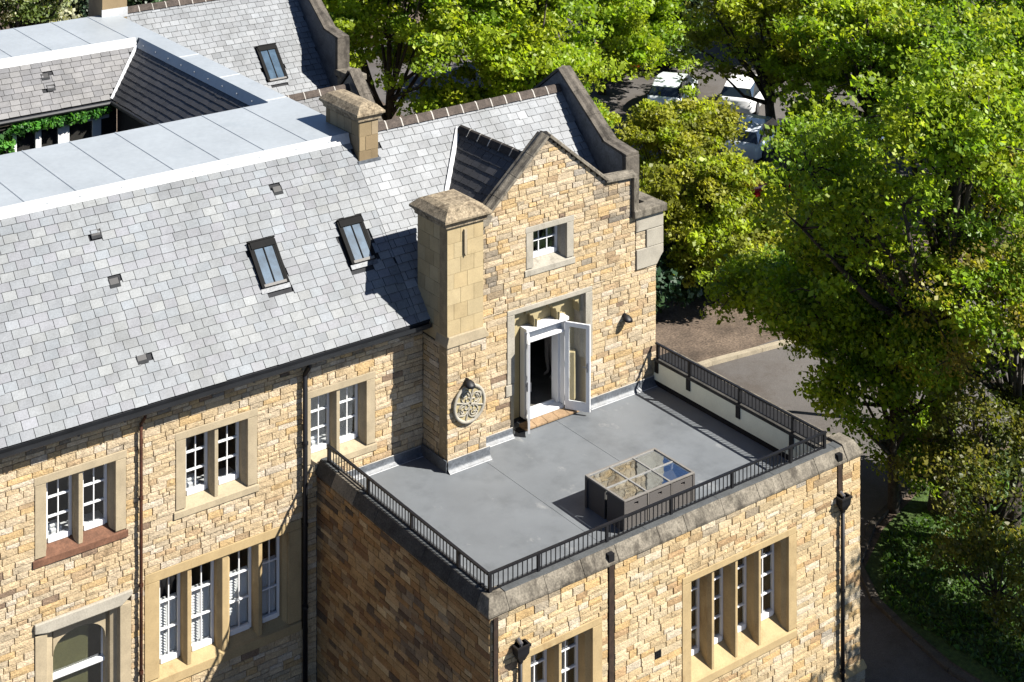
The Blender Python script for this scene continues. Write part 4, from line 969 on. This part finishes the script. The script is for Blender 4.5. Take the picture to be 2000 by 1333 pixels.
def torus(r0, r1, y, mb, seg=40, th=.5):
    vs = []; fs = []
    for k in range(seg):
        t = 2*math.pi*k/seg
        for j in range(8):
            p = 2*math.pi*j/8; q = r0+r1*math.cos(p); vs.append((cx+q*math.cos(t), y-r1*.8*math.sin(p), cz+q*math.sin(t)))
    for k in range(seg):
        for j in range(8): fs.append((k*8+j, k*8+(j+1) % 8, ((k+1) % seg)*8+(j+1) % 8, ((k+1) % seg)*8+j))
    return mb.add(vs, fs)
MB().prism([(cx+R0*math.cos(2*math.pi*k/40), cz+R0*math.sin(2*math.pi*k/40)) for k in range(40)], -1.065, -1.03, 'y').build('backing_disc', 'tracery', RD)
torus(R0-.03, .04, -1.068, MB()).build('rim', 'dress_pale', RD, smooth=True)
rr = random.Random(3)
for q in range(4):
    A = q*math.pi/2+.5
    for (ox, r0, a0, a1) in ((.2, .13, -2.6, 2.2), (.2, .075, -2.9, 1.4), (.10, .06, 0, 5.2), (.29, .07, -.8, 3.4)):
        pts = []
        for k in range(10):
            t = a0+(a1-a0)*k/9; px = ox+r0*math.cos(t); pz = r0*math.sin(t)
            X, Z = px*math.cos(A)-pz*math.sin(A), px*math.sin(A)+pz*math.cos(A)
            L = math.hypot(X, Z); s = min(1, .385/L) if L > 0 else 1
            pts.append((cx+X*s, -1.075, cz+Z*s))
        MB().tube(pts, .017, 6).build('scroll', 'dress_pale', RD, smooth=True)
for q in range(4):
    A = q*math.pi/2+.5+.785; MB().tube([(cx+.03*math.cos(A), -1.075, cz+.03*math.sin(A)), (cx+.37*math.cos(A), -1.075, cz+.37*math.sin(A))], .02, 6).build('spoke', 'dress_pale', RD)
# ---------------------------------------------------------------- person inside the doorway
def person():
    M['cloth'] = mat('pale_cloth', (.42, .38, .36), .9, .1); M['skin'] = mat('skin', (.45, .27, .19), .6, .05); M['hair'] = mat('dark_hair', (.02, .015, .012), .6, .1)
    P = thing('person', 'person in pale clothes standing inside the dark doorway holding a device', 'person', (4.46, 1.05, .14))
    def skin(name, verts, edges, rad, m, sub=2):
        me = bpy.data.meshes.new(name); me.from_pydata(verts, edges, []); o = bpy.data.objects.new(name, me); COL.objects.link(o); o.parent = P; me.materials.append(M[m])
        sk = o.modifiers.new('skin', 'SKIN'); sk.use_smooth_shade = True
        for v, q in zip(me.skin_vertices[0].data, rad): v.radius = q
        me.skin_vertices[0].data[0].use_root = True
        o.modifiers.new('sub', 'SUBSURF').levels = sub; return o
    # facing -x (left); y is sideways
    V = [(0, 0, .92), (.0, 0, 1.12), (-.01, 0, 1.32), (0, 0, 1.43), (-.02, 0, 1.5), (-.05, 0, 1.60), (-.04, 0, 1.70),
         (0, -.1, .88), (-.03, -.11, .48), (.02, -.11, .08), (-.12, -.12, .03), (0, .1, .88), (-.02, .11, .48), (.03, .11, .08), (-.11, .12, .03),
         (0, -.19, 1.38), (-.02, -.23, 1.12), (-.25, -.15, 1.10), (-.31, -.12, 1.13), (0, .19, 1.38), (-.02, .23, 1.12), (-.25, .13, 1.10), (-.31, .08, 1.13)]
    E_ = [(0, 1), (1, 2), (2, 3), (3, 4), (4, 5), (5, 6), (0, 7), (7, 8), (8, 9), (9, 10), (0, 11), (11, 12), (12, 13), (13, 14), (2, 15), (15, 16), (16, 17), (17, 18), (2, 19), (19, 20), (20, 21), (21, 22)]
    Rr = [(.15, .12), (.14, .11), (.16, .12), (.08, .08), (.055, .055), (.09, .08), (.075, .07), (.09, .09), (.06, .06), (.042, .042), (.035, .03), (.09, .09), (.06, .06), (.042, .042), (.035, .03),
          (.06, .06), (.045, .045), (.034, .034), (.03, .025), (.06, .06), (.045, .045), (.034, .034), (.03, .025)]
    skin('body', V, E_, Rr, 'cloth')
    hm = bmesh.new(); bmesh.ops.create_uvsphere(hm, u_segments=16, v_segments=12, radius=.1)
    for v in hm.verts: v.co = Vector((v.co.x*1.0-.04, v.co.y*.82, v.co.z*1.18+1.62))
    me = bpy.data.meshes.new('head'); hm.to_mesh(me); hm.free(); o = bpy.data.objects.new('head', me); COL.objects.link(o); o.parent = P; me.materials.append(M['skin'])
    hm = bmesh.new(); bmesh.ops.create_uvsphere(hm, u_segments=16, v_segments=12, radius=.108)
    for v in hm.verts: v.co = Vector((v.co.x-.015, v.co.y*.86, max(v.co.z*1.18, -.04)+1.64))
    me = bpy.data.meshes.new('hair'); hm.to_mesh(me); hm.free(); o = bpy.data.objects.new('hair', me); COL.objects.link(o); o.parent = P; me.materials.append(M['hair'])
    for s in (-1, 1):
        y0 = -.10 if s < 0 else .08
        for k in range(5):
            z = 1.15-.022*k; a = -.33 if k else -.31
            skin('finger', [(a, y0, z), (a-.035, y0-s*.005, z+.004), (a-.055+.004*k, y0-s*.03, z+.004)], [(0, 1), (1, 2)], [(.009, .009), (.008, .008), (.007, .007)], 'skin', 1)
    for ob in P.children: WORLD[ob.name] = Vector((4.46, 1.05, .14))
    D = MB().box(4.07, 4.11, .95, 1.13, 1.24, 1.33).build('controller', 'black', None, bevel=.01); tag(D, 'small dark device held by the person in the doorway', 'device')
person()
# ---------------------------------------------------------------- ground
def sheet(name, pts, z, m, th=.0):
    n = len(pts); o = MB().add([(x, y, z) for x, y in pts], [tuple(range(n))]).build(name, m, None); o['kind'] = 'structure'; return o
g = sheet('ground', [(-900, -900), (900, -900), (900, 900), (-900, 900)], GZ, 'soil')
sheet('driveway', [(-30, -40), (9.2, -40), (9.6, -7), (10.05, -4.6), (10.9, -3.2), (12.6, -2.2), (15, -1.5), (60, -1.5), (60, 6.9), (12.8, 7.3), (10.2, 9.2), (8.6, 12), (7.5, 19), (7.5, 30), (-30, 30)], GZ+.004, 'asphalt')
sheet('car_park', [(21, 13.0), (60, 8.5), (75, 45), (24, 48), (19.5, 22)], GZ+.004, 'asphalt')
sheet('lawn', [(9.75, -40), (9.75, -7), (10.2, -4.55), (11.0, -3.3), (12.7, -2.4), (15, -1.7), (60, -1.7), (60, -40)], GZ+.006, 'lawn')
def kerb(name, pts, label, w=.14, h=.12, m='kerb'):
    K = thing(name, label, 'kerb', (*pts[0], GZ))
    for a, b in zip(pts[:-1], pts[1:]):
        a = Vector((*a, 0)); b = Vector((*b, 0)); d = (b-a).normalized(); n = Vector((-d.y, d.x, 0)); L = (b-a).length; k = max(1, round(L/.92))
        for i in range(k):
            p = a+d*(L*i/k+.006); q = a+d*(L*(i+1)/k-.006); z0, z1 = GZ-.05, GZ+h+rnd.uniform(-.006, .006)
            MB().sweep([(-w/2, z0), (w/2, z0), (w/2, z1-.02), (w/2-.02, z1), (-w/2, z1)], [(p, n, (0, 0, 1)), (q, n, (0, 0, 1))]).build('kerb_stone', m, K)
kerb('planting_bed_kerb', [(10.2, 9.3), (12.8, 7.42), (15.6, 7.2), (19.5, 6.7), (26, 6.5)], 'pale stone kerb curving along the planting bed beside the drive', .22, .13)
M['kerb_dark'] = mat('dark_kerb', (.10, .085, .065), .9, .3, 3, .3, 30, .3)
kerb('lawn_kerb', [(9.45, -14), (9.45, -7.2), (9.7, -6.0), (10.1, -4.4), (10.95, -3.1), (12.65, -2.1), (15, -1.4)], 'dark weathered kerb edging the lawn beside the drive', .18, .1, 'kerb_dark')

# ---------------------------------------------------------------- trees
def leaves_mesh(centers, radii, per, size, cols, r, flat=.55, upbias=.55, elong=1.5):
    n = len(centers)*per
    c = np.repeat(np.asarray(centers), per, 0); R = np.repeat(np.asarray(radii), per)
    d = r.normal(size=(n, 3)); d /= np.linalg.norm(d, axis=1)[:, None]
    rad = R*r.random(n)**.42
    p = c+d*rad[:, None]*np.array([1, 1, flat])
    nr = r.normal(size=(n, 3))*.8+np.array([.30, -.42, .75])*1.0; nr /= np.linalg.norm(nr, axis=1)[:, None]
    t = r.normal(size=(n, 3)); t -= (t*nr).sum(1)[:, None]*nr; t /= np.linalg.norm(t, axis=1)[:, None]
    b = np.cross(nr, t); s = size*np.clip(np.exp(r.normal(0, .33, n)), .45, 1.9)[:, None]
    v = np.stack([p-t*s*elong*.5, p+b*s*.5-nr*s*.12, p+t*s*elong*.5, p-b*s*.5-nr*s*.12], 1).reshape(-1, 3)
    k = r.integers(0, len(cols), len(centers)); cc = np.asarray(cols)[k]*r.uniform(.85, 1.18, (len(centers), 1))
    cc = np.repeat(cc, per, 0)*r.uniform(.66, 1.3, (n, 1)); cc = np.repeat(cc, 4, 0)
    return v, cc
def mesh_quads(name, v, cc, m, parent, kind=None):
    nq = len(v)//4; o = np.array([v[:, 0].mean(), v[:, 1].mean(), v[:, 2].min()]); me = bpy.data.meshes.new(name)
    me.vertices.add(len(v)); me.vertices.foreach_set('co', (v-o).astype(np.float32).ravel())
    me.loops.add(nq*4); me.loops.foreach_set('vertex_index', np.arange(nq*4, dtype=np.int32))
    me.polygons.add(nq); me.polygons.foreach_set('loop_start', np.arange(0, nq*4, 4, dtype=np.int32)); me.polygons.foreach_set('loop_total', np.full(nq, 4, np.int32))
    me.update(calc_edges=True)
    at = me.color_attributes.new('Col', 'FLOAT_COLOR', 'POINT'); ca = np.ones((len(v), 4), np.float32); ca[:, :3] = cc; at.data.foreach_set('color', ca.ravel())
    me.materials.append(M[m]); ob = bpy.data.objects.new(name, me); COL.objects.link(ob); ob.parent = parent
    ob.location = Vector(o.tolist())-(WORLD[parent.name] if parent else Vector()); WORLD[ob.name] = Vector(o.tolist())
    if kind: ob['kind'] = kind
    return ob
LIME = [(.20, .30, .018), (.165, .265, .016), (.24, .335, .02), (.14, .235, .018), (.27, .34, .022)]
OLIVE = [(.22, .235, .025), (.25, .26, .03), (.19, .215, .025), (.28, .28, .035), (.16, .18, .02)]
MID = [(.15, .25, .016), (.18, .28, .016), (.13, .215, .016), (.21, .305, .02), (.235, .31, .02)]
AUT = [(.27, .25, .03), (.31, .27, .035), (.21, .225, .03), (.17, .20, .022), (.25, .20, .04)]
DARK = [(.018, .04, .014), (.025, .052, .018), (.014, .03, .013)]
PALE = [(.30, .34, .20), (.42, .42, .30), (.16, .22, .07), (.12, .17, .04)]
def tree(name, label, x, y, zc, rx, rz, cols, seed, n=110, per=170, size=.15, cr=1.0, kind='leaf', lean=(0, 0), group='trees round the house', trunk_r=.28, fill=.75):
    r = np.random.default_rng(seed)
    T = thing(name, label, 'tree', (x, y, GZ), group)
    # lumpy crown: lobes, then leaf sprays on them
    nl = 26; th = r.random(nl)*2*math.pi; ph = np.arcsin(r.uniform(-.6, 1, nl))
    lob = np.stack([np.cos(th)*np.cos(ph), np.sin(th)*np.cos(ph), np.sin(ph)], 1)*r.uniform(.5, .92, (nl, 1)); lob[0] = (0, 0, .1); lob[1] = (.1, -.1, .5)
    lr = r.uniform(.2, .36, nl); lr[0] = .6; lr[1] = .5
    n = int(n*1.45); k = r.integers(0, nl, n); k[:n//10] = 0; k[n//10:n//7] = 1; d = r.normal(size=(n, 3)); d /= np.linalg.norm(d, axis=1)[:, None]; d[:, 2] = np.where(d[:, 2] < -.35, -d[:, 2]*.6, d[:, 2])
    c = lob[k]+d*(lr[k]*r.uniform(fill*.7, 1.12, n))[:, None]
    c = c*np.array([rx, rx, rz])+np.array([x+lean[0], y+lean[1], zc])
    c[:, 2] = np.maximum(c[:, 2], GZ+1.0)
    c += r.normal(0, .32, (n, 3))*np.array([1, 1, .7])*cr
    rad = cr*r.uniform(.45, 1.0, n)
    v, cc = leaves_mesh(c, rad, int(per*.85), size*.74, cols, r, .5)
    mesh_quads('crown', v, cc, kind, T)
    mb = MB(); top = Vector((x+lean[0]*.8, y+lean[1]*.8, zc-rz*.25)); base = Vector((x, y, GZ-.1))
    mid = base.lerp(top, .5)+Vector((r.uniform(-.3, .3), r.uniform(-.3, .3), 0))
    mb.tube([base, base.lerp(mid, .15)+Vector((.02, 0, .1)), mid, top, top+Vector((0, 0, rz*.6))], trunk_r*1.2, 9, r1=trunk_r*.3); mb.build('trunk', 'bark', T, smooth=True)
    lb = MB()
    for i in range(0, nl):
        L = Vector((lob[i]*np.array([rx, rx, rz])+np.array([x+lean[0], y+lean[1], zc])).tolist()); s = mid.lerp(top, r.uniform(0, 1)); m = s.lerp(L, .5)+Vector((0, 0, -r.uniform(0, .5)))
        lb.tube([s, m, L], trunk_r*.42, 6, r1=trunk_r*.12)
        for j in np.where(k == i)[0][::3]:
            q = Vector(c[j].tolist()); mm = L.lerp(q, .5)+Vector(r.normal(0, .12, 3).tolist()); lb.tube([L, mm, q], trunk_r*.11, 4, r1=.012)
    lb.build('limbs', 'bark', T, smooth=True)
    return T
def crown(name, label, px, py, D, rx, rz, cols, seed, n, size, cr=.95, kind='leaf', trunk_r=.22, per=175, off=(0, 0)):
    q = (px-1000)/FPX
    return tree(name, label, CAM.x+D*(q*C_+S_)+off[0], CAM.y+D*(-q*S_+C_)+off[1], CAM.z-D*(py-HOR)/FPX, rx, rz, cols, seed, n, per, size, cr, kind, lean=(-off[0], -off[1]), trunk_r=trunk_r)
DEEP = [(.13, .135, .02), (.10, .12, .018), (.17, .16, .025), (.075, .10, .016)]
GOLD = [(.27, .34, .02), (.23, .30, .02), (.31, .36, .025), (.20, .27, .02)]
crown('lime_tree', 'bright green broadleaf tree close behind the far gable', 760, 105, 64, 5.0, 5.8, LIME+GOLD, 1, 290, .155, 1.0)
crown('lime_tree', 'bright green broadleaf tree directly behind the main ridge', 1025, 150, 64, 3.7, 5.4, LIME+GOLD, 2, 240, .155, 1.0)
crown('lime_tree', 'bright green tree behind the ridge in front of the dark conifer', 1175, 25, 82, 3.9, 4.6, LIME, 18, 170, .19, 1.1)
crown('yew_tree', 'dark evergreen conifer between the bright trees and the olive tree', 1290, 50, 87, 2.0, 6.0, DARK, 10, 110, .18, .9, 'leaf_evergreen')
crown('maple_tree', 'olive green tree with dark open centre standing over the parked cars', 1510, 75, 74, 4.3, 4.2, OLIVE+GOLD, 3, 150, .165, 1.0, trunk_r=.28, per=130)
crown('maple_tree', 'olive tree in the row beyond the car park, next to the conifer', 1420, -30, 96, 5.0, 4.6, OLIVE, 13, 140, .21, 1.2)
crown('lime_tree', 'light green tree beyond the car park behind the olive tree', 1640, -20, 90, 5.2, 5.0, OLIVE+GOLD, 14, 170, .2, 1.2)
crown('lime_tree', 'light green tree at the right of the car park', 1700, 165, 68, 4.0, 4.2, GOLD+LIME, 9, 190, .16, 1.0, trunk_r=.28)
crown('lime_tree', 'golden green tree behind the large tree at the far lawn corner', 1890, 110, 72, 4.9, 5.0, GOLD+LIME, 8, 230, .17, 1.1)
crown('lime_tree', 'tall green tree beyond the lawn at the edge of the car park', 2060, 120, 66, 4.5, 5.0, LIME+MID, 15, 180, .16, 1.1)
crown('maple_tree', 'small green tree in front of the silver blue hatchback', 1635, 345, 63, 2.2, 2.2, MID+GOLD, 20, 85, .14, .8, trunk_r=.15)
crown('maple_tree', 'yellow green low tree beside the end gable kneeler', 1370, 450, 58, 2.8, 2.6, OLIVE+GOLD, 4, 150, .13, .8, trunk_r=.18)
crown('maple_tree', 'thin olive sapling between the yellow green tree and the cars', 1310, 300, 65, 2.2, 2.0, OLIVE+GOLD, 22, 75, .13, .7, trunk_r=.1)
crown('maple_tree', 'thin olive sapling in front of the white car', 1375, 262, 67, 1.5, 1.2, OLIVE, 25, 55, .13, .75, trunk_r=.1, per=120)
crown('lime_tree', 'large bright green tree leaning over the drive beside the terrace', 1840, 385, 44, 4.5, 4.8, LIME+GOLD+MID, 5, 330, .122, .9, trunk_r=.34, per=105)
crown('maple_tree', 'green tree whose low boughs hang over the drive by the pale bed kerb', 1635, 590, 46, 2.3, 2.0, MID+LIME, 6, 150, .115, .8, per=115, off=(2.6, -2.2))
crown('maple_tree', 'small green tree at the end of the pale bed kerb', 1510, 585, 49, 2.0, 1.5, MID+LIME, 19, 100, .115, .7, trunk_r=.12, per=120, off=(3.0, -2.6))
crown('maple_tree', 'green tree behind the extension, under the large tree', 1745, 730, 44, 2.3, 1.9, MID+LIME, 23, 120, .11, .75, trunk_r=.16, per=115)
crown('maple_tree', 'yellowing tree on the lawn beside the extension corner', 1975, 620, 42, 2.9, 3.4, AUT+MID, 7, 150, .095, .75, trunk_r=.2, per=130)
crown('maple_tree', 'yellow leaved tree low over the lawn kerb', 1915, 890, 41, 1.9, 2.0, DEEP, 24, 75, .09, .7, trunk_r=.14, per=100)
crown('shrub', 'yellow green bush by the drive at the lawn kerb', 1945, 1120, 39, 1.5, 1.4, DEEP, 21, 55, .085, .6, trunk_r=.07, per=90)
crown('shrub', 'dark green bush under the large tree on the lawn', 1800, 880, 45, 1.3, 1.2, MID, 17, 50, .095, .6, trunk_r=.07)
crown('yew_tree', 'dark evergreen tree behind the far chimney', 190, -10, 90, 4.5, 5.0, DARK+[(.06, .07, .03)], 11, 110, .2, 1.1, 'leaf_evergreen')
crown('whitebeam_tree', 'pale leaved tree behind the lead roof', 45, 20, 78, 2.6, 4.0, PALE, 12, 130, .17, .9)
tree('lime_tree', 'green tree on the front lawn beyond the extension corner', 13.8, -13.8, 2.0, 3.2, 3.4, MID+LIME, 26, 150, 320, .12, .9)
# clipped laurel hedge
HD = thing('laurel_hedge', 'dark glossy laurel hedge along the planting bed by the gable', 'hedge', (18, 10.8, GZ))
r = np.random.default_rng(21); c = np.stack([r.uniform(14.5, 21.0, 90), r.uniform(10.4, 12.0, 90), r.uniform(GZ+.4, GZ+1.7, 90)], 1)
v, cc = leaves_mesh(c, np.full(90, .5), 130, .13, [(.012, .035, .014), (.02, .05, .018), (.03, .065, .022)], r, .8); mesh_quads('foliage', v, cc, 'leaf_evergreen', HD)
mb = MB()
for k in range(9): mb.tube([(14.8+k*.75, 11.2, GZ), (14.9+k*.75, 11.1, GZ+1.3)], .05, 6, r1=.015)
mb.build('stem', 'bark', HD)
# creeper on the courtyard wall
CR = thing('wall_creeper', 'bright green climbing creeper hanging under the courtyard eaves', 'creeper', (-4.5, 13.1, 2.4))
r = np.random.default_rng(22); xs = r.uniform(-7.5, -2.05, 260); drop = np.where(xs < -4.75, r.uniform(0, 1.5, 260), r.uniform(0, .13, 260)*np.clip((-1.7-xs), .4, 1.3))
c = np.stack([xs, np.full(260, 12.98)-r.random(260)*.12, 5.05-drop], 1)
v, cc = leaves_mesh(c, np.full(260, .11), 26, .085, [(.06, .20, .035), (.09, .26, .04), (.045, .14, .03), (.12, .30, .06)], r, 1.0, .2); mesh_quads('foliage', v, cc, 'leaf', CR)
mb = MB()
for x in (-7, -6.2, -5.4): mb.tube([(x, 13.15, 2.4), (x+.2, 13.14, 3.8), (x+.5, 13.14, 4.9)], .025, 5)
mb.tube([(-7.3, 13.14, 4.98), (-4, 13.14, 5.03), (-2.1, 13.14, 5.02)], .02, 5); mb.build('stem', 'bark', CR)
# leaf litter and grass on the lawn
r = np.random.default_rng(23); n = 40000
x = r.uniform(9.9, 24, n); y = r.uniform(-16, -2.6, n); ok = (x-10.2) > np.clip((y+4.6)*1.1, 0, 9); x = x[ok]; y = y[ok]
c = np.stack([x, y, np.full(len(x), GZ+.05)], 1); v, cc = leaves_mesh(c, np.full(len(x), .03), 1, .07, [(.05, .11, .015), (.08, .15, .02), (.035, .075, .012)], r, .5, .1, 1.8)
gr = mesh_quads('grass', v, cc, 'leaf', None, 'stuff'); tag(gr, 'short green grass on the lawn under the trees', 'grass')

# ---------------------------------------------------------------- cars
def car(x, y, ang, paintc, label, seed=0, L=4.2, H=1.5):
    T = bpy.data.objects.new('parked_car', None); COL.objects.link(T); WORLD[T.name] = Vector((0, 0, 0)); tag(T, label, 'car', 'cars parked in the car park')
    pm = paint('car_paint_'+str(seed), paintc)
    W_ = .88
    # lofted body: stations along x, each a half profile
    st = [(-2.08, .30, .62, .66), (-2.0, .22, .80, .76), (-1.7, .2, .88, .84), (-.9, .2, .92, W_), (0, .2, .92, W_), (.9, .2, .93, W_), (1.7, .2, .96, .85), (2.0, .22, .93, .78), (2.1, .32, .80, .7)]
    vs = []; fs = []
    for sx, zb, zt, w in st: vs += [(sx, -w, zb+.08), (sx, -w*1.0, (zb+zt)/2), (sx, -w*.96, zt-.06), (sx, -w*.82, zt), (sx, w*.82, zt), (sx, w*.96, zt-.06), (sx, w, (zb+zt)/2), (sx, w, zb+.08), (sx, w*.9, zb), (sx, -w*.9, zb)]
    for i in range(len(st)-1):
        for k in range(10): fs.append((i*10+k, (i+1)*10+k, (i+1)*10+(k+1) % 10, i*10+(k+1) % 10))
    fs += [tuple(range(10)), tuple(range(len(vs)-10, len(vs)))[::-1]]
    fix_normals(MB().add(vs, fs).build('body', pm, T, smooth=True, bevel=0))
    cab = [(-1.25, .9, .78), (-.45, 1.42, .62), (.9, 1.46, .62), (1.75, 1.25, .62), (2.0, .92, .74)]
    roof = MB(); vs = []; fs = []
    for sx, z, w in cab: vs += [(sx, -w, z), (sx, w, z)]
    vs += [(-.45, -.7, 1.36), (-.45, .7, 1.36)]
    roof.add([(-.5, -.62, 1.40), (-.5, .62, 1.40), (.2, .66, 1.47), (.9, .66, 1.47), (1.7, .62, 1.33), (1.7, -.62, 1.33), (.9, -.66, 1.47), (.2, -.66, 1.47), (-.5, -.6, 1.35), (-.5, .6, 1.35), (1.7, .6, 1.28), (1.7, -.6, 1.28)],
             [(0, 1, 2, 7), (7, 2, 3, 6), (6, 3, 4, 5), (8, 11, 10, 9), (0, 8, 9, 1), (4, 10, 11, 5), (1, 9, 10, 4), (1, 4, 3, 2), (5, 11, 8, 0), (0, 7, 6, 5)]).build('roof', pm, T)
    MB().add([(-1.25, -.76, .9), (-1.25, .76, .9), (-.5, .62, 1.38), (-.5, -.62, 1.38)], [(0, 1, 2, 3)]).build('windscreen', 'car_glass', T)
    MB().add([(1.98, -.74, .92), (1.98, .74, .92), (1.71, .6, 1.3), (1.71, -.6, 1.3)], [(3, 2, 1, 0)]).build('rear_window', 'car_glass', T)
    for s in (-1, 1):
        MB().add([(-1.2, s*.8, .9), (1.95, s*.8, .9), (1.70, s*.63, 1.32), (.9, s*.665, 1.45), (-.5, s*.635, 1.38)], [(0, 1, 2, 3, 4)]).build('side_window', 'car_glass', T)
        MB().box(.28, .36, s*.80-.03, s*.80+.01, .9, 1.1).build('door_pillar', pm, T)
        MB().add([(-2.07, s*.35, .60), (-2.02, s*.66, .62), (-1.82, s*.76, .74), (-1.9, s*.4, .74)], [(0, 1, 2, 3)]).build('headlight', 'orange_lens', T)
        MB().add([(-2.11, s*.30, .57), (-2.05, s*.70, .60), (-1.83, s*.83, .76), (-1.93, s*.36, .75)], [(0, 1, 2, 3)]).build('headlight', 'orange_lens', T)
        MB().box(-.95, -.8, s*.86, s*.86+s*.14 if s > 0 else s*.86+.0, .92, 1.02).build('wing_mirror', pm, T) if s > 0 else MB().box(-.95, -.8, -1.0, -.86, .92, 1.02).build('wing_mirror', pm, T)
        for wx in (-1.3, 1.3):
            w = MB().tube([(wx, s*.70, .32), (wx, s*.90, .32)], .32, 18).build('wheel', 'rubber', T); MB().tube([(wx, s*.88, .32), (wx, s*.915, .32)], .21, 14).build('rim', 'chrome', w)
    MB().box(-2.13, -2.07, -.4, .4, .34, .52).build('grille', 'black', T); MB().box(-2.12, -1.98, -.6, .6, .2, .3).build('bumper', 'black', T)
    T.location = (x, y, GZ+.01); T.rotation_euler = (0, 0, ang); return T
M['car_glass'] = paint('car_glass', (.012, .018, .022), .05)
car(31.6, 21.4, 3.6, (.55, .6, .68), 'silver blue hatchback with its bonnet clear of the tree', 1)
car(33.2, 28.6, 3.75, (.62, .66, .7), 'pale silver car parked nearest the dark conifer', 2)
car(35.9, 26.4, 3.7, (.8, .8, .8), 'white car parked between the pale silver car and the hatchback', 3)
car(34.6, 18.0, 3.6, (.8, .8, .8), 'white car half hidden behind the olive tree trunk', 4)
car(27.0, 17.4, 2.9, (.25, .01, .012), 'dark red car under the yellow green foliage', 5)
car(34.6, 34.7, 3.2, (.75, .22, .02), 'orange car glimpsed through the bright leaves', 6)
